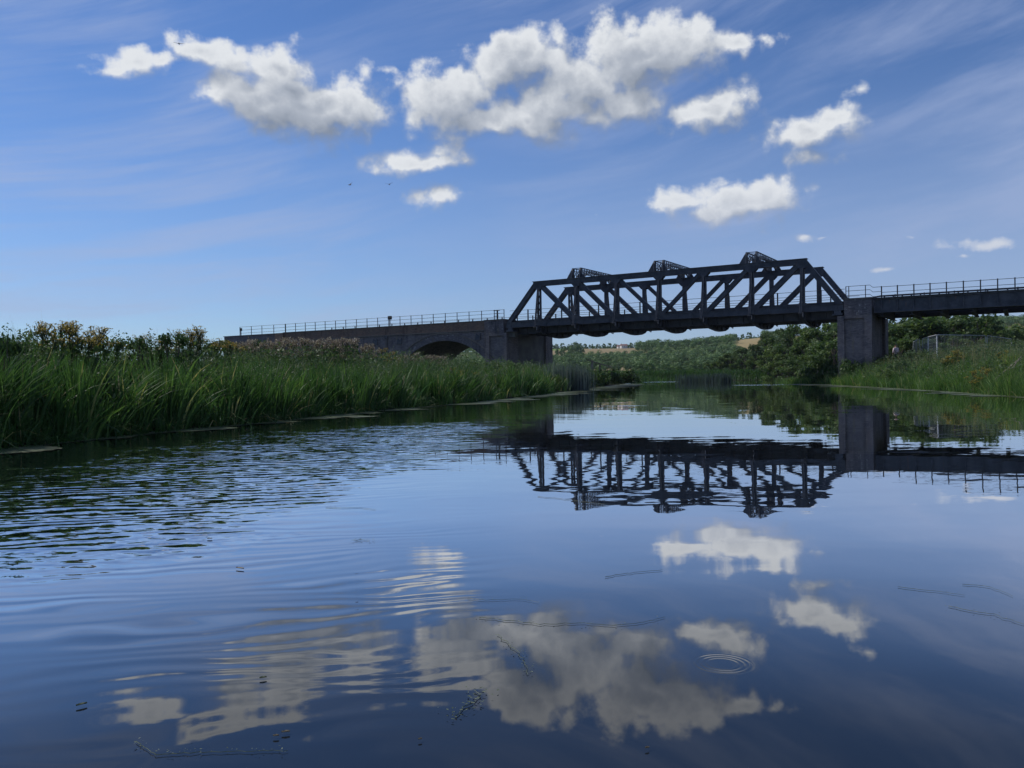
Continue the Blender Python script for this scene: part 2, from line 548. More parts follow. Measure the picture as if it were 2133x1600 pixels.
def blades_obj(name, parts, mat, **props):
    Vs, Fs, Ts = [], [], []; off = 0
    for (V, F, T) in parts:
        Vs.append(V); Fs.append(F + off); Ts.append(T); off += len(V)
    me = grid_mesh(name, np.concatenate(Vs), np.concatenate(Fs), mat, np.concatenate(Ts))
    o = link(name, me, mat)
    return set_props(o, **props)


def leaf_cards(centres, normals, size, tint, rg, jitter=0.7):
    n = len(centres)
    nn = normals + rg.normal(0, jitter, (n, 3))
    nn /= np.linalg.norm(nn, axis=1)[:, None] + 1e-9
    r = rg.normal(0, 1, (n, 3)); a = np.cross(nn, r); a /= np.linalg.norm(a, axis=1)[:, None] + 1e-9
    b = np.cross(nn, a)
    s = (size * rg.uniform(0.6, 1.3, n))[:, None]
    asp = rg.uniform(0.45, 0.8, n)[:, None]
    return np.stack([centres - a * s, centres - b * s * asp, centres + a * s, centres + b * s * asp], 1)


def crown_cards(rg, lobes, n, size, tint_lo=0.2, tint_hi=0.9, fill=0.75, jit=0.7):
    """lobes: (x,y,z,rx,rz)"""
    L = np.array(lobes); area = L[:, 3] * (L[:, 3] + L[:, 4]); pr = area / area.sum()
    k = rg.choice(len(L), n, p=pr)
    d = rg.normal(0, 1, (n, 3)); d /= np.linalg.norm(d, axis=1)[:, None]
    rad = rg.uniform(fill, 1.05, n) ** 1.0 * (1 + 0.12 * np.sin(d[:, 0] * 7 + k) * np.cos(d[:, 1] * 6 + 2 * k) + 0.10 * rg.normal(0, 1, n))
    c = L[k, :3] + d * rad[:, None] * np.stack([L[k, 3], L[k, 3], L[k, 4]], 1)
    lt = rg.uniform(0, 1, len(L))
    tint = tint_lo + (tint_hi - tint_lo) * (0.55 * lt[k] + 0.45 * rg.uniform(0, 1, n))
    return leaf_cards(c, d, size, tint, rg, jit), tint


# ------------------------------------------------------------------ the bridge's own frame: s along it, n away from the camera
TH = RAD(31.5)
B0 = Vector((2.83, 82.0, 0))
BD = Vector((math.cos(TH), -math.sin(TH), 0))
BN = Vector((math.sin(TH), math.cos(TH), 0))


def Wp(s, n, z=0.0):
    return B0 + BD * s + BN * n + Vector((0, 0, z))


# ------------------------------------------------------------------ ground
RIVER = np.array([(-14, -260), (-11, -60), (-9.2, -5), (-8.3, 6), (-7.7, 12.5), (-7.2, 14.7), (-6.6, 17.0), (-5.9, 19.0), (-5.3, 21.5), (-4.4, 25), (-1.5, 33), (0.8, 42),
                  (5.1, 61), (9.0, 80), (13.7, 101), (18, 128), (24, 142), (34, 138), (46, 131), (70, 128), (120, 130), (420, 150), (420, 110), (90, 96), (48, 92),
                  (36, 84), (27.6, 76), (26.0, 68), (22.3, 48), (20.2, 38), (18.4, 31), (17.3, 26), (16.5, 12), (16, -5), (18, -60), (22, -260)], float)


def river_sd(X, Y):
    """signed distance to the bank line, positive on land"""
    X = np.asarray(X, float); Y = np.asarray(Y, float)
    best = np.full(X.shape, 1e9); inside = np.zeros(X.shape, bool)
    n = len(RIVER)
    for i in range(n):
        ax, ay = RIVER[i]; bx, by = RIVER[(i + 1) % n]
        ex, ey = bx - ax, by - ay
        t = np.clip(((X - ax) * ex + (Y - ay) * ey) / (ex * ex + ey * ey), 0, 1)
        best = np.minimum(best, np.hypot(X - ax - t * ex, Y - ay - t * ey))
        c = ((ay > Y) != (by > Y)) & (X < (bx - ax) * (Y - ay) / ((by - ay) if by != ay else 1e-9) + ax)
        inside ^= c
    return np.where(inside, -best, best)


def sm(x, a, b):
    t = np.clip((x - a) / (b - a), 0, 1); return t * t * (3 - 2 * t)


RU = [-3, -0.5, -0.1, 0.05, 0.14, 0.20, 0.25, 0.30, 0.40, 0.60, 1.0, 3]
RH = [14, 16, 23, 24.6, 24.4, 25.0, 28.0, 31.5, 35, 42, 46, 40]
RYY = [395, 450, 520, 588, 612, 655, 705, 1300]
RYH = [0.0, 0.13, 0.29, 0.50, 0.75, 0.88, 0.97, 1.0]


def wob(X, Y):
    return (np.sin(X * 0.37 + 1.3) * np.cos(Y * 0.29) + 0.6 * np.sin(X * 0.9 + Y * 0.7) + 0.4 * np.sin(Y * 1.7 - X * 0.6)) / 2.0


def ground_h(X, Y):
    X = np.asarray(X, float); Y = np.asarray(Y, float)
    d = river_sd(X, Y) + 0.18 * wob(X * 2.2, Y * 2.2)
    right = sm(X - 0.28 * Y, 2, 10) * sm(140 - Y, 0, 20)
    land = 1.0 * sm(d, 0.0, 3.2) + 0.25 * sm(d, 3, 12) + right * 0.65 * sm(d, 2, 7) + 0.06 * wob(X, Y)
    h = np.where(d > 0, 0.02 + land, np.maximum(d * 0.6, -1.3) - 0.03)
    u = X / np.maximum(Y, 60)
    rh = np.interp(u, RU, RH)
    hill = rh * np.interp(Y, RYY, RYH)
    hill = hill + 0.5 * wob(X / 22, Y / 19) * sm(Y, 420, 520)
    return h + np.where(Y > 380, hill, 0)


def stretch(lo, hi, step, far, k):
    core = np.arange(lo, hi + step, step)
    out = []; v = hi; st = step
    while v < far: st *= k; v += st; out.append(v)
    outn = []; v = lo; st = step
    while v > -far: st *= k; v -= st; outn.append(v)
    return np.concatenate([np.array(outn[::-1]), core, np.array(out)])


gx = stretch(-22, 52, 0.55, 4500, 1.045)
gy = stretch(4, 100, 0.55, 5000, 1.04)
GX, GY = np.meshgrid(gx, gy)
GZ = ground_h(GX, GY)
nv = np.stack([GX, GY, GZ], -1).reshape(-1, 3)
idx = np.arange(GX.size).reshape(GX.shape)
gf = np.stack([idx[:-1, :-1], idx[:-1, 1:], idx[1:, 1:], idx[1:, :-1]], -1).reshape(-1, 4)

m_ground, t, b, _ = new_mat("ground_cover")
pos = t.node('ShaderNodeNewGeometry').outputs['Position']
x, y, z = t.sep(pos)
n1 = t.noise(pos, 0.35, 8, 0.7)
n2 = t.noise(pos, 0.012, 4, 0.6)
n3 = t.noise(pos, 4.0, 5, 0.7)
near = t.mix(t.sstep(n1, 0.35, 0.65), (0.018, 0.026, 0.012, 1), (0.035, 0.05, 0.020, 1))
near = t.mix(t.sstep(z, 0.16, 0.02), near, (0.020, 0.017, 0.012, 1))
field_c = t.mix(t.sstep(n2, 0.42, 0.58), (0.075, 0.12, 0.035, 1), (0.25, 0.20, 0.10, 1))
field_c = t.mix(t.math('MULTIPLY', n1, 0.35), field_c, (0.09, 0.11, 0.05, 1))
# named fields on the hill, by place
u = t.math('DIVIDE', x, t.math('MAXIMUM', y, 10.0))


def box_mask(u0, u1, y0, y1, e=0.004):
    a = t.math('MULTIPLY', t.sstep(u, u0 - e, u0 + e), t.sstep(u, u1 + e, u1 - e))
    c = t.math('MULTIPLY', t.sstep(y, y0 - 6, y0 + 6), t.sstep(y, y1 + 6, y1 - 6))
    return t.math('MULTIPLY', a, c)


straw = (0.27, 0.215, 0.12, 1); meadow = (0.14, 0.22, 0.05, 1)
field_c = t.mix(box_mask(0.070, 0.150, 600, 705), field_c, straw)
field_c = t.mix(box_mask(0.040, 0.066, 560, 640), field_c, (0.29, 0.23, 0.13, 1))
field_c = t.mix(box_mask(0.040, 0.066, 645, 700), field_c, meadow)
field_c = t.mix(box_mask(0.272, 0.305, 560, 700), field_c, (0.33, 0.26, 0.13, 1))
field_c = t.mix(box_mask(0.185, 0.226, 455, 500), field_c, meadow)
field_c = t.mix(box_mask(0.110, 0.138, 445, 475), field_c, straw)
gcol = t.mix(t.sstep(y, 200, 380), near, field_c)
t.put(b.inputs['Base Color'], gcol)
b.inputs['Roughness'].default_value = 0.95
b.inputs['Specular IOR Level'].default_value = 0.1
bump(t, b, n3, 0.05)
ground = link('ground', grid_mesh('ground', nv, gf, m_ground), m_ground)
for p in ground.data.polygons: p.use_smooth = True
set_props(ground, kind='structure')

# ------------------------------------------------------------------ water
m_water, t, b, out = new_mat("river_water")
pos = t.node('ShaderNodeNewGeometry').outputs['Position']
x, y, z = t.sep(pos)


def slope_noise(sx, sy, scale, detail, seed, rough=0.5):
    v = t.vmath('MULTIPLY_ADD', pos, (sx, sy, 0), (seed, seed * 0.7, seed))
    return t.vmath('SUBTRACT', t.noise(v, scale, detail, rough, out='Color'), (0.5, 0.5, 0.5))


# slow swell, mid ripple and fine ripple; longer across the view of the river than along it
s1 = slope_noise(0.55, 1.0, 0.9, 2, 3.0)
s2 = slope_noise(0.35, 1.0, 3.2, 3, 11.0)
s3 = slope_noise(0.40, 1.0, 20.0, 2, 23.0)
patch = t.sstep(t.noise(t.vmath('MULTIPLY', pos, (0.5, 1.0, 0)), 0.22, 3, 0.5), 0.42, 0.66)
bandy = t.math('MULTIPLY', t.sstep(y, 5.2, 6.6), t.sstep(y, 15, 10.5))
# breeze-ruffled patch on the near left
ed = t.math('ADD', x, t.math('MULTIPLY', y, -0.12))
edn = t.noise(t.vmath('MULTIPLY', pos, (0.6, 1.0, 0)), 0.9, 4, 0.6)
ed = t.math('ADD', ed, t.math('MULTIPLY_ADD', edn, 2.6, -1.3))
ruf = t.sstep(ed, -2.0, -2.9)
ruf = t.math('MULTIPLY', ruf, t.sstep(y, 3.6, 4.9))
ruf = t.math('MULTIPLY', ruf, t.sstep(y, 20.0, 14.5))
offb = t.math('ADD', t.math('MULTIPLY_ADD', y, -0.2, 8.7), x)
ruf = t.math('MULTIPLY', ruf, t.sstep(t.math('ADD', offb, t.math('MULTIPLY', edn, 1.2)), 0.2, 1.4))
ruf2 = t.sstep(ed, -0.6, -2.4)
ruf2 = t.math('MULTIPLY', ruf2, t.sstep(y, 1.2, 3.0))
# wave train in the ruffled patch, crests lying across the river
wnz = t.noise(t.vmath('MULTIPLY', pos, (0.35, 0.8, 0)), 1.6, 3, 0.5)
ph = t.math('ADD', t.math('ADD', t.math('MULTIPLY', y, 33.0), t.math('MULTIPLY', x, -7.5)), t.math('MULTIPLY', wnz, 26.0))
wave = t.math('SINE', ph)
amp_n = t.sstep(t.noise(t.vmath('MULTIPLY', pos, (0.7, 1.4, 0)), 1.3, 2, 0.5), 0.35, 0.6)
wave = t.math('MULTIPLY', wave, amp_n)

A1 = 0.015
A2 = t.math('ADD', t.math('MULTIPLY_ADD', patch, 0.014, 0.008), t.math('MULTIPLY', bandy, 0.010))
A2 = t.math('ADD', A2, t.math('MULTIPLY', ruf, 0.07))
A3 = t.math('ADD', t.math('MULTIPLY', ruf, 0.30), t.math('MULTIPLY', bandy, 0.010))
slope = t.vmath('SCALE', s1, A1)
slope = t.vmath('ADD', slope, t.vmath('SCALE', s2, A2))
slope = t.vmath('ADD', slope, t.vmath('SCALE', s3, A3))
slope = t.vmath('MULTIPLY', slope, (0.35, 1.0, 0))
wy = t.math('ADD', t.math('MULTIPLY', t.math('MULTIPLY', wave, ruf), 0.045), t.math('MULTIPLY', t.math('MULTIPLY', wave, ruf2), 0.016))
uu = t.math('DIVIDE', x, t.math('MAXIMUM', y, 0.5))
strk = t.math('MULTIPLY', t.sstep(uu, 0.03, -0.14), t.math('MULTIPLY', t.sstep(y, 1.9, 2.5), t.sstep(y, 6.0, 4.0)))
wave2 = t.math('SINE', t.math('ADD', t.math('ADD', t.math('MULTIPLY', y, 44.0), t.math('MULTIPLY', x, -11.0)), t.math('MULTIPLY', wnz, 34.0)))
wy = t.math('ADD', wy, t.math('MULTIPLY', t.math('MULTIPLY', wave2, t.math('MULTIPLY', strk, t.math('MULTIPLY_ADD', amp_n, 0.8, 0.2))), 0.014))
slope = t.vmath('ADD', slope, t.xyz(t.math('MULTIPLY', wy, -0.15), wy, 0))
# ring where a fish has risen
RING = ray(1505, 1383); RING = Vector((0, 0, CAM_H)) + RING * (-CAM_H / RING.z)
rd = t.vmath('SUBTRACT', pos, tuple(RING))
rl = t.vmath('LENGTH', rd)
rw = t.math('MULTIPLY', t.math('SINE', t.math('MULTIPLY', rl, 330.0)), t.math('MULTIPLY', t.sstep(rl, 0.115, 0.085), t.sstep(rl, 0.03, 0.06)))
slope = t.vmath('ADD', slope, t.vmath('SCALE', t.vmath('NORMALIZE', rd), t.math('MULTIPLY', rw, 0.014)))
def breeze(cx, cy, rx, ry):
    v = t.vmath('MULTIPLY_ADD', pos, (1 / rx, 1 / ry, 0), (-cx / rx, -cy / ry, 0))
    v = t.vmath('ADD', v, t.vmath('SCALE', t.vmath('SUBTRACT', t.noise(pos, 0.35, 3, 0.6, out='Color'), (0.5, 0.5, 0.5)), 1.4))
    return t.sstep(t.vmath('LENGTH', t.vmath('MULTIPLY', v, (1, 1, 0))), 1.0, 0.75)


far_r = t.math('MAXIMUM', breeze(25.0, 125, 6.5, 9), breeze(21.5, 72, 2.6, 3.2))
far_r = t.math('MAXIMUM', far_r, breeze(13.5, 104, 1.8, 7))
slope = t.vmath('ADD', slope, t.vmath('SCALE', t.vmath('MULTIPLY', slope_noise(0.6, 1.0, 7.0, 3, 41.0), (0.4, 1.0, 0)), t.math('MULTIPLY', far_r, 0.9)))
nx, ny, _ = t.sep(slope)
nrm = t.vmath('NORMALIZE', t.xyz(t.math('MULTIPLY', nx, -1.0), t.math('MULTIPLY', ny, -1.0), 1.0))
t.n.remove(b)
body = t.node('ShaderNodeBsdfDiffuse'); body.inputs[0].default_value = (0.010, 0.014, 0.020, 1)
gls = t.node('ShaderNodeBsdfGlossy'); gls.inputs['Roughness'].default_value = 0.012
gls.inputs['Color'].default_value = (1, 1, 1, 1)
t.l.new(nrm, gls.inputs['Normal'])
frn = t.node('ShaderNodeFresnel'); frn.inputs[0].default_value = 1.33
t.l.new(nrm, frn.inputs['Normal'])
refl = t.ramp(frn.outputs[0], [(0.0, (0.0,) * 3), (0.12, (0.16,) * 3), (0.18, (0.36,) * 3), (0.28, (0.66,) * 3), (0.37, (0.82,) * 3), (0.57, (0.93,) * 3), (0.75, (0.95,) * 3), (1.0, (1.0,) * 3)])
mxs = t.node('ShaderNodeMixShader')
t.put(mxs.inputs[0], refl); t.l.new(body.outputs[0], mxs.inputs[1]); t.l.new(gls.outputs[0], mxs.inputs[2])
t.l.new(mxs.outputs[0], out.inputs[0])
wm = MB(); wm.add([(-60, -300, 0), (430, -300, 0), (430, 170, 0), (-60, 170, 0)], [(0, 1, 2, 3)])
water = wm.build('water', m_water); set_props(water, kind='structure')


class Frame:
    """a thing standing in the bridge's own directions; parts are given in (s, n, z)"""
    def __init__(s, name, s0, n0, z0, **kw):
        s.o = empty(name, Wp(s0, n0, z0), -TH, **kw)
        s.off = Vector((-s0, -n0, -z0))

    def part(s, name, mb, mat, bevel=0.0, parent=None, **kw):
        o = link(name, mb.mesh(name, bevel) if isinstance(mb, MB) else mb, mat, parent or s.o)
        if parent is None: o.location = s.off
        return set_props(o, **kw)


# ================================================================== steel truss bridge
PL = 4.19
NT_, NF = 0.0, 6.65            # planes of the near and the far truss
ZB, ZBT, ZTB, ZT = 6.01, 6.56, 9.98, 10.47
S_L, S_R = -3.75, 28.35
TS = [i * PL for i in range(7)]
tb = Frame("truss_bridge", 12.4, 3.5, 5.0, label="long black riveted steel truss bridge spanning the river between two brick piers", cat="railway bridge")


def member(a, b, n, wd, dp, flange=0.03, lip=0.05):
    """riveted box member with projecting flange edges"""
    m = MB()
    A = Vector((a[0], n, a[1])); Bv = Vector((b[0], n, b[1]))
    m.beam(A, Bv, wd, dp)
    d = (Bv - A).normalized(); r = d.cross(Vector((0, 1, 0))).normalized()
    for sgn in (-1, 1):
        o = r * (sgn * (dp / 2 - 0.01))
        m.beam(A + o, Bv + o, wd + 2 * lip, flange)
    # cover plates along its length
    L = (Bv - A).length; k = max(2, int(L / 1.3))
    for i in range(k + 1):
        c = A + d * (L * i / k)
        m.beam(c - d * 0.05, c + d * 0.05, wd + lip, dp - 0.05)
    return m


for n, side in ((NT_, -1), (NF, 1)):
    # top chord: trough with projecting cover plates
    m = MB()
    m.box(-0.55, 25.5, n - 0.23, n + 0.23, ZTB + 0.05, ZT - 0.05)
    m.box(-0.62, 25.56, n - 0.31, n + 0.31, ZT - 0.05, ZT)
    m.box(-0.30, 25.3, n - 0.29, n + 0.29, ZTB, ZTB + 0.05)
    m.box(-0.30, 25.3, n - 0.26, n + 0.26, ZTB + 0.20, ZTB + 0.24)
    for i in range(38):
        s_ = 0.1 + i * 0.68
        m.box(s_, s_ + 0.07, n - 0.285, n + 0.285, ZTB + 0.052, ZTB + 0.18)
    tb.part('top_chord', m, M_STEEL)
    m = MB()
    m.box(S_L, S_R, n - 0.21, n + 0.21, ZB + 0.045, ZBT - 0.045)
    m.box(S_L, S_R, n - 0.30, n + 0.30, ZBT - 0.045, ZBT)
    m.box(S_L, S_R, n - 0.30, n + 0.30, ZB, ZB + 0.045)
    for i in range(24):
        s_ = S_L + 0.5 + i * 1.35
        m.box(s_, s_ + 0.10, n - 0.26, n + 0.26, ZB + 0.046, ZBT - 0.046)
    tb.part('bottom_chord', m, M_STEEL)
    # end posts
    tb.part('end_post', member((S_L + 0.25, ZBT - 0.05), (-0.25, ZTB + 0.28), n, 0.42, 0.43), M_STEEL)
    tb.part('end_post', member((S_R - 0.25, ZBT - 0.05), (6 * PL + 0.15, ZTB + 0.28), n, 0.42, 0.43), M_STEEL)
    # diagonals
    for i, dp in zip(range(6), (0.42, 0.37, 0.29, 0.29, 0.37, 0.42)):
        if i < 3: a, b_ = (TS[i] + 0.25, ZTB + 0.05), (TS[i + 1] - 0.25, ZBT - 0.05)
        else: a, b_ = (TS[i] + 0.25, ZBT - 0.05), (TS[i + 1] - 0.25, ZTB + 0.05)
        tb.part('diagonal', member(a, b_, n + 0.002 * i, 0.36, dp), M_STEEL)
    # gussets at top and bottom joints
    for i, s_ in enumerate(TS):
        for k in (-1, 1):
            y0 = n + k * 0.245
            m = MB()
            m.prism([(s_ - 0.50, ZTB + 0.12), (s_ + 0.50, ZTB + 0.12), (s_ + 0.50, ZTB - 0.05), (s_ + 0.22, ZTB - 0.34), (s_ - 0.22, ZTB - 0.34), (s_ - 0.50, ZTB - 0.05)], 1, y0 - 0.012, y0 + 0.012)
            tb.part('gusset_plate', m, M_STEEL)
            m = MB()
            m.prism([(s_ - 0.45, ZBT - 0.1), (s_ - 0.45, ZBT + 0.06), (s_ - 0.22, ZBT + 0.26), (s_ + 0.22, ZBT + 0.26), (s_ + 0.45, ZBT + 0.06), (s_ + 0.45, ZBT - 0.1)], 1, y0 - 0.012, y0 + 0.012)
            tb.part('gusset_plate', m, M_STEEL)
        # vertical post: outer ones open and laced, inner ones plated
        m = MB(); hw = 0.14
        z0, z1 = ZBT - 0.04, ZTB + 0.04
        for k in (-1, 1):
            for e in (-1, 1):
                m.box(s_ + k * hw - 0.035, s_ + k * hw + 0.035, n + e * 0.13 - 0.035, n + e * 0.13 + 0.035, z0, z1)
            m.box(s_ + k * hw - 0.012, s_ + k * hw + 0.012, n - 0.10, n + 0.10, z0, z1)
        if i in (0,):
            kz = 9; hh = (z1 - z0 - 0.6) / kz
            for j in range(kz):
                za = z0 + 0.5 + j * hh
                for e in (-1, 1):
                    m.beam((s_ - hw, n + e * 0.15, za if (j + (e > 0)) % 2 else za + hh), (s_ + hw, n + e * 0.15, za + hh if (j + (e > 0)) % 2 else za), 0.012, 0.06)
            m.box(s_ - hw, s_ + hw, n - 0.145, n - 0.13, z0, z0 + 0.6)
        else:
            m.box(s_ - hw + 0.02, s_ + hw - 0.02, n - 0.15, n - 0.135, z0, z1)
        tb.part('vertical_post', m, M_STEEL)
        # raking stay outside the truss with rungs to the post
        m = MB(); o0 = n + side * 0.95; o1 = n + side * 0.24; zb, zt = 5.92, ZTB - 0.25
        for e in (-1, 1):
            m.beam((s_ + e * 0.07, o0, zb), (s_ + e * 0.07, o1, zt), 0.08, 0.04)
        m.beam((s_, o0, zb), (s_, o1, zt), 0.02, 0.14, up=(0, 1, 0))
        for j in range(7):
            f = (j + 1.0) / 8.2; f2 = (j + 1.8) / 8.2
            ya, za = o0 + (o1 - o0) * f, zb + (zt - zb) * f
            zc = zb + (zt - zb) * min(f2, 1)
            if za > ZBT:
                m.beam((s_ + 0.03, ya, za), (s_ + 0.03, n + side * 0.14, za), 0.05, 0.05, up=(1, 0, 0))
                m.beam((s_ - 0.03, ya, za), (s_ - 0.03, n + side * 0.14, zc), 0.04, 0.04, up=(1, 0, 0))
        tb.part('raking_stay', m, M_STEEL)

# fish-bellied cross girders under the floor
CG = [S_L + 0.8] + TS + [S_R - 0.8]
for i, s_ in enumerate(CG):
    if i in (0, 8):
        prof = [(-0.2, 6.1), (7.2, 6.1), (7.2, 5.6), (-0.2, 5.6)]
    else:
        prof = [(-0.98, 6.10), (7.65, 6.10), (7.65, 5.95), (7.1, 5.60), (6.4, 5.24), (5.6, 5.05), (4.4, 4.94), (3.4, 4.96), (1.8, 5.10), (0.4, 5.30), (-0.5, 5.60), (-0.98, 5.90)]
    m = MB(); m.prism(prof, 0, s_ - 0.012, s_ + 0.012)
    bot = prof[2:] if i in (0, 8) else prof[2:]
    for a, b_ in zip(bot[:-1], bot[1:]):
        m.beam((s_, a[0], a[1] + 0.015), (s_, b_[0], b_[1] + 0.015), 0.34, 0.03, up=(1, 0, 0))
    if i not in (0, 8):
        for nn, zlo in ((0.9, 5.24), (2.2, 5.08), (3.5, 4.98), (4.8, 5.0), (6.1, 5.2)):
            m.box(s_ - 0.13, s_ + 0.13, nn - 0.02, nn + 0.02, zlo + 0.05, 6.09)
    cg = tb.part('cross_girder', m, M_STEEL)
    if i not in (0, 8):
        for sd, base in ((-1, 0.0), (1, 7.0)):
            m = MB(); pts = []
            for k in range(9):
                an = math.pi * (0.5 + k / 8)
                pts.append((s_ + 0.20, base + sd * (0.52 - 0.38 * math.cos(an) * -1), 5.78 - 0.34 * math.sin(an) * 1))
            m.tube(pts, 0.045, 5)
            pts = [(s_ + 0.22, base + sd * 0.94, 5.95), (s_ + 0.22, base + sd * 0.98, 5.62), (s_ + 0.22, base + sd * 0.72, 5.40), (s_ + 0.22, base + sd * 0.34, 5.46)]
            m.tube(pts, 0.05, 5)
            link('bracket', m.mesh('bracket'), M_STEEL, cg)

for nn in (0.95, 2.6, 4.1, 5.75):
    m = MB()
    m.box(S_L + 0.1, S_R - 0.1, nn - 0.012, nn + 0.012, 5.43, 6.09)
    m.box(S_L + 0.1, S_R - 0.1, nn - 0.13, nn + 0.13, 5.39, 5.43)
    for k in range(28):
        m.box(S_L + 0.6 + k * 1.15, S_L + 0.66 + k * 1.15, nn - 0.11, nn + 0.11, 5.43, 6.09)
    tb.part('stringer', m, M_STEEL)
m = MB(); m.box(S_L, S_R, 0.30, 6.70, 6.10, 6.24)
tb.part('floor_plate', m, M_STEEL)
for nn in (0.42, 6.42):
    m = MB(); m.box(S_L, S_R, nn, nn + 0.16, 6.24, 6.74); m.box(S_L, S_R, nn - 0.05, nn + 0.2, 6.70, 6.76)
    tb.part('ballast_kerb', m, M_STEEL)
for s_ in (S_L + 0.45, S_R - 0.45):
    for nn in (0.0, 7.0):
        m = MB(); m.box(s_ - 0.4, s_ + 0.4, nn - 0.35, nn + 0.35, 5.62, 5.76); m.box(s_ - 0.28, s_ + 0.28, nn - 0.26, nn + 0.26, 5.76, 6.0)
        tb.part('bearing', m, M_STEEL)

# overhead sway frames: twin lattice girders with an arched soffit across the top chords
for ti in (1, 3, 5):
    sc_ = TS[ti]
    ztop = ZT + 0.98
    fr = MB(); lac = MB()
    N0, N1 = -0.28, 7.28
    K = 12

    def soff(nn):
        f = (nn - 3.5) / 3.25
        return ZT + 0.62 - 0.75 * max(0, abs(f) - 0.35) ** 1.7 * 2.0

    for so_ in (-0.42, 0.42):
        s0 = sc_ + so_
        fr.box(s0 - 0.07, s0 + 0.07, N0 + 0.25, N1 - 0.25, ztop - 0.05, ztop)
        pn = [0.25 + (6.5) * k / K for k in range(K + 1)]
        for a, b_ in zip(pn[:-1], pn[1:]):
            fr.beam((s0, a, max(soff(a), ZT - 0.1)), (s0, b_, max(soff(b_), ZT - 0.1)), 0.12, 0.05, up=(1, 0, 0))
        for k in range(K):
            a, b_ = pn[k], pn[k + 1]
            lo_a, lo_b = max(soff(a), ZT), max(soff(b_), ZT)
            lac.beam((s0 + 0.02, a, lo_a), (s0 + 0.02, b_, ztop - 0.03), 0.02, 0.055, up=(1, 0, 0))
            lac.beam((s0 - 0.02, a, ztop - 0.03), (s0 - 0.02, b_, lo_b), 0.02, 0.055, up=(1, 0, 0))
            lac.box(s0 - 0.025, s0 + 0.025, a - 0.025, a + 0.025, lo_a, ztop - 0.02)
        # solid knees at both ends with rounded outer heads
        for e, nb_ in ((1, N0), (-1, N1)):
            pr = [(nb_, ZT - 0.01), (nb_ + e * 0.05, ztop - 0.28), (nb_ + e * 0.16, ztop - 0.08), (nb_ + e * 0.34, ztop), (nb_ + e * 0.62, ztop), (nb_ + e * 0.50, ztop - 0.45), (nb_ + e * 0.62, ZT - 0.01)]
            fr.prism(pr, 0, s0 - 0.06, s0 + 0.06)
    # lacing between the twin girders and cross bars on top
    for k in range(0, K, 1):
        a, b_ = 0.25 + 6.5 * k / K, 0.25 + 6.5 * (k + 1) / K
        lac.beam((sc_ - 0.42, a, ztop - 0.03), (sc_ + 0.42, b_, ztop - 0.03), 0.02, 0.045, up=(0, 0, 1))
    for nn in (N0 + 0.35, N1 - 0.35, 3.5):
        lac.box(sc_ - 0.42, sc_ + 0.42, nn - 0.02, nn + 0.02, ztop - 0.045, ztop - 0.005)
        lac.beam((sc_ - 0.42, nn, ZT + 0.08), (sc_ + 0.42, nn, ztop - 0.1), 0.02, 0.05, up=(0, 1, 0))
        lac.beam((sc_ + 0.42, nn, ZT + 0.08), (sc_ - 0.42, nn, ztop - 0.1), 0.02, 0.05, up=(0, 1, 0))
    sw = tb.part('sway_frame', fr, M_STEEL)
    link('lacing_bars', lac.mesh('lacing_bars'), M_STEEL, sw)
    # raking legs along the chord, flared foot on the left, knee below the chords
    for nn in (N0 + 0.2, N1 - 0.2):
        m = MB()
        m.prism([(sc_ - 1.05, ZT), (sc_ - 0.52, ztop - 0.15), (sc_ - 0.40, ztop - 0.1), (sc_ - 0.42, ZT)], 1, nn - 0.02, nn + 0.02)
        m.prism([(sc_ + 0.85, ZT), (sc_ + 0.50, ztop - 0.35), (sc_ + 0.40, ztop - 0.3), (sc_ + 0.42, ZT)], 1, nn - 0.02, nn + 0.02)
        link('knee_plate', m.mesh('knee_plate'), M_STEEL, sw)
    # curved corner brackets inside the trusses
    for e, nb_ in ((1, 0.24), (-1, 6.76)):
        m = MB()
        arc = [(nb_ + e * (1.25 * (1 - math.cos(RAD(90) * k / 6))), ZTB - 0.62 + 1.05 * math.sin(RAD(90) * k / 6)) for k in range(7)]
        m.prism([(nb_, ZT + 0.4)] + arc + [(nb_ + e * 1.25, ZT + 0.45)], 0, sc_ - 0.03, sc_ + 0.03)
        link('corner_bracket', m.mesh('corner_bracket'), M_STEEL, sw)


# ================================================================== railings
def railing(label, posts, n, zb, zt, rails, s0=None, s1=None, post_r=0.028, n_rail=None, fat=(), group="tubular railings along the bridge", zfun=None):
    s0 = posts[0] if s0 is None else s0; s1 = posts[-1] if s1 is None else s1
    f = Frame("railing", (s0 + s1) / 2, n, zb, label=label, cat="railing", group=group)
    for i, ps in enumerate(posts):
        r = post_r * (1.7 if i in fat else 1)
        f.part('post', MB().box(ps - r, ps + r, n - r, n + r, zb, zt + 0.03), M_RAIL)
    for k, zr in enumerate(rails):
        if zfun:
            pts = [(a, n, zr + dz_) for a, dz_ in zfun]
        else:
            pts = [(s0, n, zr), (s1, n, zr)]
        f.part('rail', MB().tube(pts, 0.021, 6), M_RAIL)
    return f


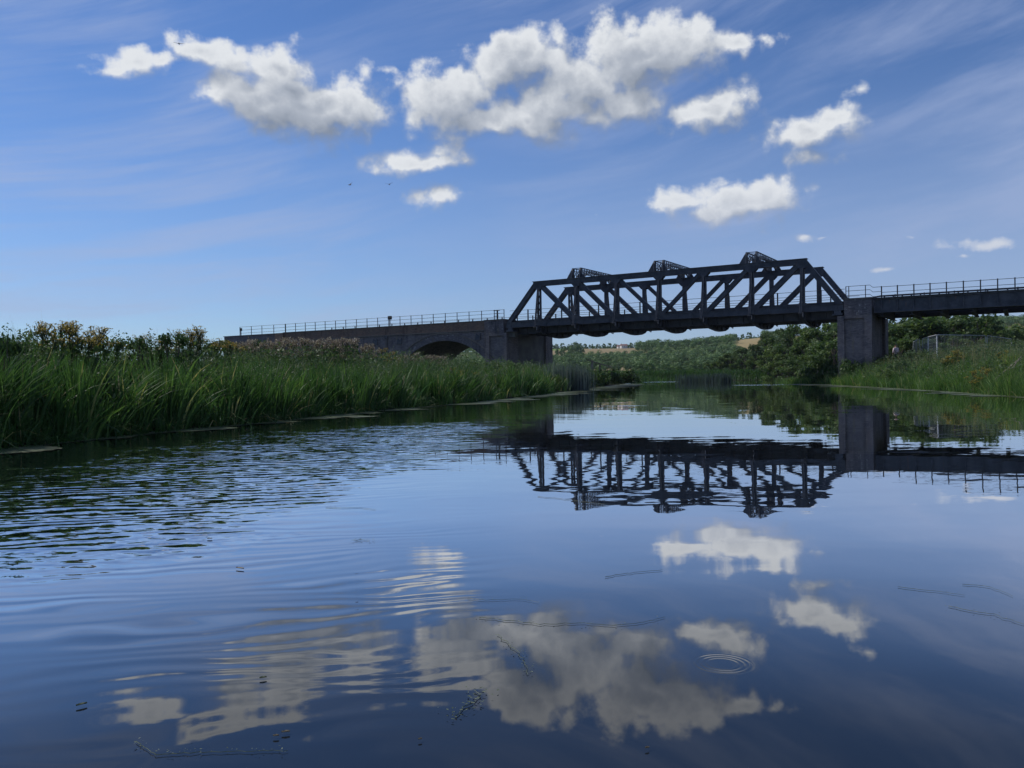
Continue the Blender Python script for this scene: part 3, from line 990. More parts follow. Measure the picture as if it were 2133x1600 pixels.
LP = [-35.58, -33.87, -32.24, -30.61, -29.01, -27.37, -25.77, -24.14, -22.55, -20.98, -19.38, -17.77, -16.23, -14.72, -13.2, -11.6, -10.07, -8.54, -6.97, -5.4, -4.23]
railing("three-rail grey railing along the near edge of the brick viaduct parapet", LP, 0.15, 6.90, 7.93, (7.20, 7.56, 7.92), fat=(0,))
railing("thin railing on the low wing wall at the end of the brick viaduct", [-43.7, -41.6, -39.7, -37.6], 0.15, 6.78, 7.93, (7.15, 7.54, 7.93), s0=-43.7, s1=-35.65)
railing("railing along the far edge of the brick viaduct, only its post tops showing", [-36 + 2.02 * k for k in range(16)], 8.55, 6.9, 7.85, (7.0, 7.4, 7.82), post_r=0.05)
railing("railing inside the near truss, tall slim posts with three rails", [-1.62, 2.2, 6.2, 10.44, 14.6, 18.81, 22.97, 26.5], 0.52, 6.70, 7.79, (6.98, 7.38, 7.78), s0=S_L, s1=S_R, post_r=0.05)
railing("railing beyond the far truss, low behind the diagonals", [-2.45 + 4.05 * k for k in range(8)], 7.9, 6.6, 7.82, (6.98, 7.38, 7.80), s0=S_L, s1=S_R, post_r=0.05)
railing("cranked pipe railing on top of the square brick pier by the truss end", [28.53, 28.75, 30.0], -0.05, 6.95, 7.90, (7.18, 7.55, 7.92), s0=28.53, s1=31.1,
        zfun=[(28.53, 0), (30.33, 0), (30.54, -0.20), (31.17, -0.20)])
RP = [31.17, 32.32, 33.49, 34.62, 35.74, 36.88, 38.01, 39.12, 40.22, 41.35, 42.5, 43.6, 44.75, 45.9, 47.0]
railing("railing of closely spaced stout posts on the near plate girder", RP, 0.05, 6.88, 7.75, (7.28, 7.72), post_r=0.042)
railing("railing on the far plate girder beyond the track", [31.2 + 2.3 * k for k in range(8)], 8.2, 6.88, 7.75, (7.28, 7.72), post_r=0.042)

# ================================================================== left abutment pier
pL = Frame("brick_pier", -5.0, 3.0, 0.6, label="tall brick abutment pier carrying the far upstream end of the truss, joined to the arches", cat="bridge pier")
m = MB()
m.box(-6.35, -4.05, -0.30, 2.05, 5.55, 6.86)
pL.part('upper_block', m, M_BRICKW)
m = MB()
m.box(-6.35, -5.80, -0.30, 2.05, 0.3, 5.55)
m.box(-5.80, -3.95, -0.10, 2.05, 0.3, 5.26)
m.box(-5.80, -4.05, -0.30, -0.10, 5.26, 5.55)
m.box(-4.05, -3.72, -0.30, 2.05, 0.3, 5.55)
pL.part('pier_shaft', m, M_BRICK)
m = MB(); m.box(-6.42, -3.98, -0.36, 2.1, 6.86, 6.95)
pL.part('coping', m, M_STONE)
m = MB(); m.box(-4.05, -3.0, 0.15, 0.85, 5.10, 5.60)
pL.part('bearing_stone', m, M_CONC)
m = MB(); m.box(-7.0, -3.95, 2.05, 7.9, 0.3, 5.42)
pL.part('recessed_wall', m, M_CONC)
m = MB(); m.box(-7.0, -3.72, 7.9, 9.4, 0.3, 5.55); m.box(-6.0, -4.05, 7.9, 9.4, 5.55, 6.8)
pL.part('far_buttress', m, M_BRICK)
m = MB()
m.box(-6.35, -4.2, 2.05, 7.9, 5.42, 6.5)
pL.part('ballast_wall', m, M_CONC)

# right pier
pR = Frame("brick_pier", 29.2, 3.0, 0.6, label="square blue-brick pier with a recessed panel standing on the near bank under the truss end", cat="bridge pier")
m = MB(); m.box(28.42, 30.48, -0.40, 2.05, 5.55, 6.83)
pR.part('upper_block', m, M_BRICKW)
m = MB()
m.box(27.90, 28.42, -0.40, 2.05, 0.3, 5.55)
m.box(28.42, 29.94, -0.20, 2.05, 0.3, 5.30)
m.box(28.42, 29.94, -0.40, -0.20, 5.30, 5.55)
m.box(29.94, 30.48, -0.40, 2.05, 0.3, 5.55)
pR.part('pier_shaft', m, M_BRICK)
m = MB(); m.box(28.34, 30.56, -0.48, 2.12, 6.83, 6.93)
pR.part('coping', m, M_STONE)
m = MB(); m.box(28.0, 30.20, 2.05, 7.6, 0.3, 5.66)
pR.part('recessed_wall', m, M_BRICK)
m = MB(); m.box(27.90, 30.46, 7.6, 9.5, 0.3, 5.66)
pR.part('far_buttress', m, M_BRICK)
pR.part('ballast_wall', MB().box(28.7, 30.46, 2.05, 7.95, 5.66, 6.75), M_CONC)

# ================================================================== brick arch viaduct
va = Frame("brick_viaduct", -21, 3, 0.6, label="low brick arch viaduct leading to the truss bridge, its arches half hidden by weeds", cat="viaduct")
ARC = [(-11.8, -2.75), (-27.2, -2.75), (-42.6, -2.75)]
RI, RE_ = 7.78, 8.50


def intr(s_):
    z_ = 0.2
    for c, zc in ARC:
        if abs(s_ - c) < RI: z_ = max(z_, zc + math.sqrt(RI * RI - (s_ - c) ** 2))
    return z_


def wall_strip(s0, s1, z1fun, n0, n1, step=0.2, zlo=intr):
    k = int(math.ceil((s1 - s0) / step)); vs = []; fs = []
    for i in range(k + 1):
        s_ = s0 + (s1 - s0) * i / k
        a, c = zlo(s_), z1fun(s_)
        vs += [(s_, n0, a), (s_, n0, c), (s_, n1, c), (s_, n1, a)]
    for i in range(k):
        o = i * 4
        for j in range(4):
            fs.append((o + j, o + (j + 1) % 4, o + 4 + (j + 1) % 4, o + 4 + j))
    fs.append((0, 1, 2, 3)); fs.append((4 * k + 3, 4 * k + 2, 4 * k + 1, 4 * k))
    return MB().add(vs, fs)


va.part('spandrel_wall', wall_strip(-35.6, -6.37, lambda s_: 5.86, 0.0, 8.7), M_BRICK)
va.part('parapet', MB().box(-35.6, -6.37, -0.03, 8.73, 5.95, 6.83), M_BRICKR)
va.part('string_course', MB().box(-35.6, -6.37, -0.12, 8.8, 5.86, 5.95), M_STONE)
va.part('coping', MB().box(-35.8, -6.45, -0.10, 8.8, 6.83, 6.93), M_STONE)
va.part('end_pilaster', MB().box(-37.0, -35.6, -0.28, 8.9, 0.4, 6.86), M_BRICKR)
va.part('wing_wall', wall_strip(-46.5, -37.0, lambda s_: 6.80, -0.02, 8.7, 1.0, lambda s_: 0.2), M_BRICK)
va.part('wing_coping', MB().box(-46.6, -37.0, -0.1, 8.8, 6.80, 6.87), M_STONE)
for c, zc in ARC[:2]:
    a0, a1 = RAD(32), RAD(148)
    vs = []; fs = []; K = 46
    for k in range(K + 1):
        a = a0 + (a1 - a0) * k / K
        for r, nn in ((RI, -0.06), (RE_, -0.06), (RE_, 0.02), (RI, 0.02)):
            vs.append((c + r * math.cos(a), nn, zc + r * math.sin(a)))
    for k in range(K):
        o = k * 4
        for j in range(4): fs.append((o + j, o + 4 + j, o + 4 + (j + 1) % 4, o + (j + 1) % 4))
    va.part('arch_ring', MB().add(vs, fs), M_BRICKW)
    vs = []; fs = []
    for k in range(K + 1):
        a = a0 + (a1 - a0) * k / K
        for r, nn in ((RE_, -0.13), (RE_ + 0.09, -0.13), (RE_ + 0.09, 0.02), (RE_, 0.02)):
            vs.append((c + r * math.cos(a), nn, zc + r * math.sin(a)))
    for k in range(K):
        o = k * 4
        for j in range(4): fs.append((o + j, o + 4 + j, o + 4 + (j + 1) % 4, o + (j + 1) % 4))
    va.part('hood_mould', MB().add(vs, fs), M_STONE)
for s_, z_ in ((-21.3, 5.25), (-17.78, 5.2), (-7.35, 5.30)):
    m = MB(); m.prism([(s_ - 0.34, z_ - 0.36), (s_ + 0.34, z_ - 0.36), (s_ + 0.34, z_ + 0.36), (s_ + 0.1, z_ + 0.05), (s_ - 0.18, z_ + 0.3)], 1, -0.10, -0.003)
    va.part('pattress_plate', m, M_STEEL)
m = MB(); m.tube([(-19.5, -0.12, 5.8), (-19.5, -0.12, 1.0)], 0.07, 8); m.box(-19.68, -19.32, -0.26, -0.13, 5.55, 5.83)
va.part('drain_pipe', m, M_STEEL)

# small trackside fittings on the viaduct
f = Frame("signal_box", -19.5, 0.5, 6.9, label="small dark box on a short post above the viaduct parapet, over the drain pipe", cat="signal fitting")
f.part('post', MB().box(-19.54, -19.46, 0.46, 0.54, 6.93, 7.75), M_RAIL)
f.part('housing', MB().box(-19.72, -19.28, 0.38, 0.62, 7.70, 8.05).box(-19.66, -19.34, 0.34, 0.66, 8.05, 8.09), M_RAIL, bevel=0.01)
f = Frame("signal_box", -43.7, 0.3, 6.9, label="little dark box fixed at the outer end post of the wing wall railing", cat="signal fitting")
f.part('housing', MB().box(-43.84, -43.56, 0.2, 0.4, 7.45, 7.78).box(-43.8, -43.6, 0.16, 0.44, 7.78, 7.81), M_RAIL, bevel=0.01)
f.part('post', MB().box(-43.74, -43.66, 0.26, 0.34, 6.87, 7.46), M_RAIL)
f = Frame("marker_post", -5.7, 1.2, 6.9, label="post with four short cross arms behind the railing at the brick abutment", cat="marker post")
f.part('post', MB().box(-5.76, -5.64, 1.14, 1.26, 6.9, 8.0), M_RAIL)
for zz, a, b_ in ((7.94, -6.1, -5.35), (7.62, -5.95, -5.35), (7.36, -6.1, -5.5), (7.95, -5.42, -5.36)):
    f.part('cross_arm', MB().box(a, b_, 1.08, 1.14, zz, zz + 0.06), M_RAIL)

# ================================================================== plate girder span on the right
pg = Frame("girder_span", 40, 4, 5.6, label="dark plate girder span running off from the square pier, stiffened every metre", cat="railway bridge")
for n in (0.05, 8.2):
    m = MB(); m.box(30.62, 53.5, n - 0.012, n + 0.012, 5.72, 6.82)
    pg.part('web_plate', m, M_STEEL)
    m = MB(); m.box(30.60, 53.5, n - 0.24, n + 0.24, 6.82, 6.87)
    m.box(30.60, 53.5, n - 0.24, n + 0.24, 5.67, 5.72)
    m.box(30.60, 53.5, n - 0.10, n + 0.10, 6.70, 6.82)
    m.box(30.60, 53.5, n - 0.10, n + 0.10, 5.72, 5.84)
    pg.part('flange', m, M_STEEL)
    for ss in [30.7] + RP + [48.15, 49.3, 50.4, 51.5, 52.6]:
        m = MB(); m.box(ss - 0.02, ss + 0.02, n - 0.17, n + 0.17, 5.845, 6.695)
        m.prism([(n - 0.17, 5.85), (n - 0.22, 5.85), (n - 0.22, 5.95), (n - 0.17, 6.15)], 0, ss - 0.04, ss + 0.04)
        pg.part('stiffener', m, M_STEEL)
m = MB(); m.box(30.6, 53.5, 0.3, 7.95, 6.1, 6.25)
pg.part('floor_plate', m, M_STEEL)
for k in range(11):
    ss = 31.2 + 2.1 * k
    m = MB(); m.box(ss - 0.015, ss + 0.015, 0.10, 8.1, 5.45, 6.09); m.box(ss - 0.16, ss + 0.16, 0.10, 8.1, 5.42, 5.45)
    pg.part('cross_girder', m, M_STEEL)
m = MB(); m.box(31.0, 53.5, 0.55, 0.75, 6.98, 7.10)
m.prism([(30.1, 6.90), (31.0, 6.98), (31.0, 7.10), (30.1, 6.96)], 1, 0.55, 0.75)
for k in range(34):
    ss = 31.3 + 0.65 * k
    m.box(ss - 0.05, ss + 0.05, 0.58, 0.72, 6.25, 6.98)
pg.part('kerb_beam', m, M_STEEL)


# ================================================================== banks: grasses and reeds
def gz(X, Y):
    return ground_h(np.asarray(X), np.asarray(Y))


def left_x(Y):
    """bank line on the left side"""
    pts = RIVER[0:16]
    return np.interp(Y, pts[:, 1], pts[:, 0])


def right_x(Y):
    pts = RIVER[27:35][::-1]
    return np.interp(Y, pts[:, 1], pts[:, 0])


def clump(X, Y, f=1.0, seed=0.0):
    X = X * f + seed; Y = Y * f + seed * 1.7
    return 0.5 + 0.25 * (np.sin(X * 1.9 + 1.1 * np.sin(Y * 1.3)) + np.sin(Y * 2.3 + 1.7 * np.sin(X * 0.8 + 2))) * 0.8 + 0.1 * np.sin(X * 7.1 + Y * 5.3)


def ydist(n, y0, y1, p=1.6, rg=rng):
    """sample depths so that nearer ground gets more blades"""
    u = rg.uniform(0, 1, n); a = 1 - p
    return (y0 ** a + u * (y1 ** a - y0 ** a)) ** (1 / a)


def bank_blades(n, y0, y1, d0, d1, h0, h1, w0, lean_to, lean_sp, tlo, thi, side='L', p=1.6, droop=0.3, seg=4, cf=1.0, cs=0.0, cpow=1.0, hmod=0.35, wgrow=0.025, stand=0.0):
    Y = ydist(n, y0, y1, p); D = rng.uniform(d0, d1, n)
    cl0 = clump(D * 1.5, Y, cf, cs)
    keep = rng.uniform(0, 1, n) < np.clip(cl0, 0.02, 1) ** cpow
    Y = Y[keep]; D = D[keep]; n = len(Y)
    X = left_x(Y) - D if side == 'L' else right_x(Y) + D
    Z = np.maximum(gz(X, Y), -0.05) - 0.03
    cl = clump(X, Y, cf, cs)
    H = rng.uniform(h0, h1, n) * (1 - hmod + 2 * hmod * cl)
    Wd = w0 * (1 + wgrow * Y) * rng.uniform(0.7, 1.3, n)
    ang = rng.uniform(0, 2 * math.pi, n); sp = np.abs(rng.normal(0, lean_sp, n))
    cx = np.sin(X * 1.3 + Y * 0.9 + cs) * 0.12
    lean = np.stack([np.cos(ang) * sp + lean_to[0] + cx, np.sin(ang) * sp + lean_to[1]], 1)
    tint = tlo + (thi - tlo) * np.clip(0.45 * clump(X, Y, cf * 0.7, cs + 4) + 0.55 * rng.uniform(0, 1, n), 0, 1)
    dead = rng.uniform(0, 1, n) < 0.025
    tint = np.where(dead, 0.97, tint)
    return blades(np.stack([X, Y, Z], 1), H, Wd, lean, tint, seg, droop)


def tufts(nt, per, y0, y1, d0, d1, h0, h1, w0, spread, side='L', p=1.6, tlo=0.05, thi=0.8, droop=0.35, radial=0.35, drift=0.25, seg=4):
    """clumps that fan out from one root, each leaning its own way"""
    Y = ydist(nt, y0, y1, p); D = rng.uniform(d0, d1, nt)
    X = left_x(Y) - D if side == 'L' else right_x(Y) + D
    th = rng.uniform(h0, h1, nt); tl = rng.normal(0, drift, (nt, 2)) + np.array([0.04 if side == 'L' else -0.04, -0.02])
    tt = rng.uniform(0, 1, nt)
    k = np.repeat(np.arange(nt), per); n = len(k)
    a = rng.uniform(0, 6.28, n); r = np.abs(rng.normal(0, spread, n))
    bx = X[k] + np.cos(a) * r; by = Y[k] + np.sin(a) * r
    bz = np.maximum(gz(bx, by), -0.05) - 0.03
    H = th[k] * rng.uniform(0.45, 1.0, n) ** 0.7
    ln = np.stack([np.cos(a), np.sin(a)], 1) * (radial * r / spread * rng.uniform(0.3, 1.2, n))[:, None] + tl[k]
    Wd = w0 * (1 + 0.022 * Y[k]) * rng.uniform(0.6, 1.3, n)
    tint = tlo + (thi - tlo) * (0.55 * tt[k] + 0.45 * rng.uniform(0, 1, n))
    tint = np.where(rng.uniform(0, 1, n) < 0.03, rng.uniform(0.92, 1.0, n), tint)
    return blades(np.stack([bx, by, bz], 1), H, Wd, ln, tint, seg, droop)


LB = []
LB.append(tufts(560, 34, 9.2, 62, 0.12, 1.2, 0.5, 1.75, 0.028, 0.13, radial=0.30, tlo=0.0, thi=0.78))
LB.append(tufts(330, 26, 9.2, 75, 0.6, 2.8, 0.4, 1.30, 0.019, 0.20, radial=0.45, tlo=0.1, thi=0.95))
# broken leaves drooping over the water and lying flat
LB.append(tufts(260, 16, 9.2, 50, 0.0, 0.3, 0.5, 1.0, 0.018, 0.12, radial=0.75, drift=0.45, droop=0.8, thi=0.6))
LB.append(bank_blades(14000, 9.5, 82, 0.0, 3.4, 0.45, 1.0, 0.008, (0.08, 0.0), 0.42, 0.10, 0.85, cf=0.8, cs=5.0, cpow=1.3))
blades_obj("reeds", LB, M_REED, label="dense green reeds and sedge crowding the water's edge along the long near bank", cat="reeds", kind='stuff')
LB = []
LB.append(bank_blades(34000, 10, 95, 1.0, 7.5, 0.45, 1.05, 0.0055, (0.03, 0.0), 0.28, 0.1, 0.75, seg=3, cf=0.5, cs=9.0, cpow=0.6))
LB.append(bank_blades(13000, 12, 95, 7.0, 22, 0.60, 1.10, 0.007, (0.03, 0.0), 0.25, 0.1, 0.8, seg=3, cf=0.4, cs=12.0, cpow=0.5, p=1.3))
# pale seeding tops
LB.append(bank_blades(4200, 12, 95, 2.2, 12, 1.0, 1.4, 0.0045, (0.04, 0.0), 0.16, 0.80, 1.0, seg=3, cf=0.5, cs=15.0, cpow=2.4, p=1.3))
blades_obj("meadow_grass", LB, M_GRASS, label="finer duller grass covering the top of the bank behind the reeds", cat="grass", kind='stuff')



def undergrowth(n, y0, y1, d0, d1, side, size, zlo, zhi, label, p=1.6, seed=5, mat=None):
    Y = ydist(n, y0, y1, p); D = rng.uniform(d0, d1, n)
    X = left_x(Y) - D if side == 'L' else right_x(Y) + D
    cl = clump(X, Y, 1.6, seed)
    z_ = rng.uniform(0, 1, n) ** 0.6 * (zlo + (zhi - zlo) * cl)
    keep = rng.uniform(0, 1, n) < np.clip(cl * 1.5 - 0.2, 0.05, 1)
    C = np.stack([X, Y, gz(X, Y) + z_], 1)[keep]; m_ = len(C)
    nn = rng.normal(0, 0.5, (m_, 3)) + np.array([-0.1, -0.2, 0.7])
    V = leaf_cards(C, nn, 1.0, None, rng, 0.5)
    sc_ = (size * (1 + 0.03 * C[:, 1]) * rng.uniform(0.5, 1.4, m_))[:, None, None]
    V = C[:, None, :] + (V - C[:, None, :]) * sc_
    t_ = 0.1 + 0.8 * (0.5 * clump(C[:, 0], C[:, 1], 0.9, seed + 3) + 0.5 * rng.uniform(0, 1, m_))
    o = link("undergrowth", quad_mesh("undergrowth", V, t_, mat or M_LEAFW), None)
    return set_props(o, label, "undergrowth", kind='stuff')


undergrowth(150000, 9.5, 85, 0.5, 8, 'L', 0.017, 0.55, 1.30, "tangled small-leaved weeds filling the long bank between the reeds and the ragwort")
undergrowth(60000, 24, 82, 0.3, 12, 'R', 0.021, 0.35, 1.25, "tangled small-leaved weeds filling the opposite bank below the mesh fence", 1.1, 8)

RB = []
RB.append(tufts(520, 26, 24, 80, -0.1, 2.8, 0.4, 1.25, 0.015, 0.22, side='R', p=1.1, tlo=0.25, thi=0.97))
RB.append(bank_blades(12000, 24, 82, -0.1, 3.2, 0.35, 0.85, 0.009, (-0.08, -0.05), 0.4, 0.3, 0.95, side='R', cf=0.6, cs=3.0, cpow=1.0, p=1.1))
RB.append(bank_blades(5000, 24, 80, -0.1, 0.6, 0.6, 1.0, 0.010, (-0.35, -0.2), 0.3, 0.1, 0.9, side='R', droop=0.7, cf=1.0, cs=6.0, p=1.1))
blades_obj("reeds", RB, M_REED, label="bright green reeds on the opposite bank in front of the square pier", cat="reeds", kind='stuff')
RB = []
RB.append(bank_blades(26000, 24, 90, 1.5, 14, 0.35, 0.85, 0.007, (-0.02, -0.02), 0.25, 0.15, 0.95, side='R', seg=3, cf=0.5, cs=21.0, cpow=0.7, p=1.1))
RB.append(bank_blades(7000, 24, 75, 2.0, 9, 0.95, 1.3, 0.006, (-0.02, -0.02), 0.14, 0.88, 1.0, side='R', seg=3, cf=0.5, cs=25.0, cpow=2.0, p=1.1))
blades_obj("meadow_grass", RB, M_GRASS, label="mixed grass and weeds covering the rise behind the opposite reeds", cat="grass", kind='stuff')


def patch_blades(pts, n, spread, h0, h1, w0, tlo, thi, lean=0.12, seg=3, rg=rng, dip=0.03):
    k = rg.integers(0, len(pts), n); P_ = np.array(pts, float)[k]
    f = rg.uniform(0, 1, n)[:, None]; k2 = np.minimum(k + 1, len(pts) - 1)
    c = P_ * (1 - f) + np.array(pts, float)[k2] * f + rg.normal(0, spread, (n, 2)) * 0.5
    Z = np.maximum(gz(c[:, 0], c[:, 1]), -0.05) - dip
    H = rg.uniform(h0, h1, n); ang = rg.uniform(0, 6.28, n); sp = np.abs(rg.normal(0, lean, n))
    ln = np.stack([np.cos(ang) * sp, np.sin(ang) * sp], 1)
    return blades(np.column_stack([c, Z]), H, w0 * rg.uniform(0.7, 1.3, n), ln, rg.uniform(tlo, thi, n), seg, 0.2)


# far bank across the head of the reach
farline = [(14, 132), (18, 131), (24, 144.5), (34, 140.5), (46, 133.5), (60, 131.5), (80, 131)]
blades_obj("far_reeds", [patch_blades(farline, 9000, 3.2, 0.6, 1.15, 0.09, 0.0, 0.6, 0.35), patch_blades([(x, y + 6) for x, y in farline], 9000, 6, 0.5, 1.0, 0.09, 0.0, 0.5, 0.4)], M_REED,
           label="low green reed belt along the far bank beyond the bridge", cat="reeds", kind='stuff')


def ground_at(px, py):
    r = ray(px, py); t_ = -CAM_H / r.z
    return r.x * t_, r.y * t_


def at_depth(px, Y):
    r = ray(px, 790); return r.x / r.y * Y


# two pale blue-grey stands of tall reed
blades_obj("grey_reed_stand", [patch_blades([(at_depth(1155, 56), 56), (at_depth(1203, 57), 57)], 1100, 0.9, 1.3, 2.05, 0.035, 0.15, 1.0, 0.06)], M_BLUEREED,
           label="pale blue-grey stand of upright reed standing in the water below the abutment pier", cat="reed stand", kind='stuff')
blades_obj("grey_reed_stand", [patch_blades([(at_depth(1420, 116), 116), (at_depth(1502, 112), 112)], 1500, 1.2, 0.8, 1.35, 0.07, 0.0, 0.45, 0.05)], M_BLUEREED,
           label="dark grey-green stand of reed against the far bank under mid bridge", cat="reed stand", kind='stuff')


# duckweed lying along both margins
def duckweed(name, y0, y1, xf, sgn, width, label, n=26000):
    Y = ydist(n, y0, y1, 1.5)
    D = rng.uniform(0, 1, n) ** 1.5
    X0 = xf(Y)
    edge = width * (0.55 + 0.55 * np.sin(Y * 0.9 + 1) * np.sin(Y * 0.37) + 0.35 * np.sin(Y * 2.7)) * (0.5 + 0.035 * Y)
    edge = np.clip(edge, 0.25 * width, 9)
    dd = -0.15 + D * edge
    X = X0 - sgn * dd
    blot = np.sin(X * 5.0 + 2 * np.sin(Y * 1.1)) * np.sin(Y * 1.9 + X) + rng.normal(0, 0.3, n)
    keep = blot > (-0.9 + 1.3 * np.clip(dd / edge, 0, 1))
    X = X[keep]; Y = Y[keep]; m_ = len(X)
    sz = (0.018 + 0.0042 * Y) * rng.uniform(0.5, 1.3, m_)
    a = rng.uniform(0, 6.28, m_); zz = 0.006 + rng.uniform(0, 0.004, m_)
    V = np.zeros((m_, 4, 3))
    for k in range(4):
        an = a + k * math.pi / 2
        V[:, k, 0] = X + np.cos(an) * sz * 1.8; V[:, k, 1] = Y + np.sin(an) * sz; V[:, k, 2] = zz
    o = link(name, quad_mesh(name, V, rng.uniform(0.1, 0.95, m_), M_WEED), M_WEED)
    return set_props(o, label, "duckweed", kind='stuff')


duckweed("duckweed", 9.5, 100, left_x, -1, 1.0, "pale green duckweed scum lying along the foot of the long reed bank")
duckweed("duckweed", 24, 74, right_x, 1, 0.9, "strip of pale duckweed along the foot of the opposite bank", 9000)


# ------------------------------------------------------------------ flowering weeds
def plant(name, kind, seed, height, n_stem, spread):
    """one leafy flowering plant as a root with stem, leaves and flower_head meshes; returns meshes"""
    rg = np.random.default_rng(seed)
    st = MB(); heads = []; leafc = []; leafn = []
    for i in range(n_stem):
        a = rg.uniform(0, 6.28); r = rg.uniform(0, spread * 0.35)
        x0, y0 = r * math.cos(a), r * math.sin(a)
        x1, y1 = x0 + math.cos(a) * spread * rg.uniform(0.2, 1), y0 + math.sin(a) * spread * rg.uniform(0.2, 1)
        h_ = height * rg.uniform(0.72, 1.0)
        st.tube([(x0, y0, 0), ((x0 + x1) / 2, (y0 + y1) / 2, h_ * 0.55), (x1, y1, h_)], 0.008, 3, 0.004)
        nh = 7 if kind == 'ragwort' else 5
        for k in range(nh):
            aa = rg.uniform(0, 6.28); rr = rg.uniform(0.02, 0.12)
            hx, hy, hz = x1 + math.cos(aa) * rr, y1 + math.sin(aa) * rr, h_ + rg.uniform(-0.05, 0.06)
            st.tube([(x1, y1, h_ - 0.12), (hx, hy, hz)], 0.004, 3)
            heads.append((hx, hy, hz))
        for k in range(9):
            f = rg.uniform(0.1, 0.9)
            leafc.append((x0 + (x1 - x0) * f + rg.normal(0, 0.05), y0 + (y1 - y0) * f + rg.normal(0, 0.05), h_ * f)); leafn.append(rg.normal(0, 1, 3))
    heads = np.array(heads)
    if kind == 'ragwort':
        c = np.repeat(heads, 9, 0) + rg.normal(0, 1, (len(heads) * 9, 3)) * np.array([0.026, 0.026, 0.008])
        nn = np.tile(np.array([0, 0, 1.0]), (len(c), 1))
        V = leaf_cards(c, nn, 0.014, None, rg, 0.45)
        hm = quad_mesh('flower_head', V, rg.uniform(0.1, 1, len(c)), M_YELLOW)
    else:
        c = np.repeat(heads, 11, 0) + rg.normal(0, 0.028, (len(heads) * 11, 3))
        V = leaf_cards(c, rg.normal(0, 1, c.shape), 0.020, None, rg, 0.6)
        hm = quad_mesh('seed_head', V, rg.uniform(0, 1, len(c)), M_THISTLE)
    lv = leaf_cards(np.array(leafc), np.array(leafn), 0.055, None, rg)
    lm = quad_mesh('leaf', lv, rg.uniform(0.1, 0.8, len(lv)), M_LEAF)
    sm_ = st.mesh('stem')
    at_ = sm_.attributes.new('tint', 'FLOAT', 'POINT')
    at_.data.foreach_set('value', np.full(len(sm_.vertices), 0.5, np.float32))
    sm_.materials.append(M_STEM)
    return sm_, lm, hm


RAG = [plant('ragwort', 'ragwort', 40 + i, 1.0, 6, 0.20) for i in range(3)]
THI = [plant('thistle', 'thistle', 60 + i, 1.0, 13, 0.45) for i in range(3)]


def put_plant(meshes, name, X, Y, sc, rz, label, cat, group, zoff=0.0, wide=1.0):
    z_ = float(gz(X, Y)) - 0.03 + zoff
    r = empty(name, (X, Y, z_), rz, label=label, cat=cat, group=group)
    r.scale = (sc * wide, sc * wide, sc)
    for me in meshes:
        link(me.name.split('.')[0], me, None, r)
    return r


def top_scale(px, py, Y, zoff=0.0):
    """where a plant stands at depth Y in direction px, and how tall it must be to reach py"""
    r = ray(px, py); X = r.x / r.y * Y
    return X, (CAM_H + r.z / r.y * Y) - float(gz(X, Y))


rr = random.Random(5)
# yellow ragwort along the brow of the near bank
GR = "yellow ragwort plants along the brow of the near bank"
for (px, py, Y) in [(88, 674, 16), (112, 672, 16.5), (132, 667, 17), (150, 668, 16.6), (168, 674, 17), (184, 674, 17.2), (208, 684, 17.6), (222, 682, 18), (305, 696, 20), (330, 700, 20.5), (372, 684, 21), (384, 688, 21.4),
                    (398, 682, 21), (408, 682, 21.5), (345, 702, 20), (455, 702, 24), (468, 700, 24), (480, 704, 25), (492, 708, 25)]:
    X, h_ = top_scale(px, py, Y)
    put_plant(RAG[rr.randrange(3)], "ragwort_plant", X, Y, max(h_, 0.5), rr.uniform(0, 6), "flat-topped yellow ragwort standing above the grass against the sky on the near bank", "wildflower", GR)
for (px, py, Y) in [(792, 726, 38), (805, 730, 38), (820, 731, 39), (835, 736, 40), (800, 740, 37), (815, 744, 37), (845, 742, 40), (828, 742, 39)]:
    X, h_ = top_scale(px, py, Y)
    put_plant(RAG[rr.randrange(3)], "ragwort_plant", X, Y, max(h_, 0.5), rr.uniform(0, 6), "yellow ragwort among the brown thistles in front of the brick arches", "wildflower", "yellow ragwort in front of the arches")
for (px, py, Y) in [(940, 766, 36), (955, 770, 36), (970, 768, 37), (985, 776, 36), (962, 778, 35)]:
    X, h_ = top_scale(px, py, Y)
    put_plant(RAG[rr.randrange(3)], "mustard_plant", X, Y, max(h_, 0.4), rr.uniform(0, 6), "small lemon-yellow flowering weed low in the reeds below the large arch", "wildflower", "low yellow weeds in the reeds below the arch")
# brown seeding thistles
GT = "brown seeding thistles in front of the brick viaduct"
for (px, py, Y) in [(505, 722, 27), (522, 716, 27), (540, 706, 28), (572, 706, 29), (588, 712, 28), (602, 722, 29), (634, 708, 30), (648, 706, 31), (664, 706, 30), (694, 708, 32), (708, 708, 31), (722, 708, 32), (752, 720, 33), (770, 724, 34), (858, 736, 38), (888, 741, 39), (902, 742, 38), (918, 744, 39), (612, 734, 28), (660, 734, 30), (700, 736, 31), (575, 734, 28), (735, 738, 32), (845, 742, 37)]:
    X, h_ = top_scale(px, py, Y)
    put_plant(THI[rr.randrange(3)], "thistle_plant", X, Y, max(h_, 0.5), rr.uniform(0, 6), "brown fluffy seeding thistle rising above the green bank before the viaduct", "thistle", GT, wide=0.85)
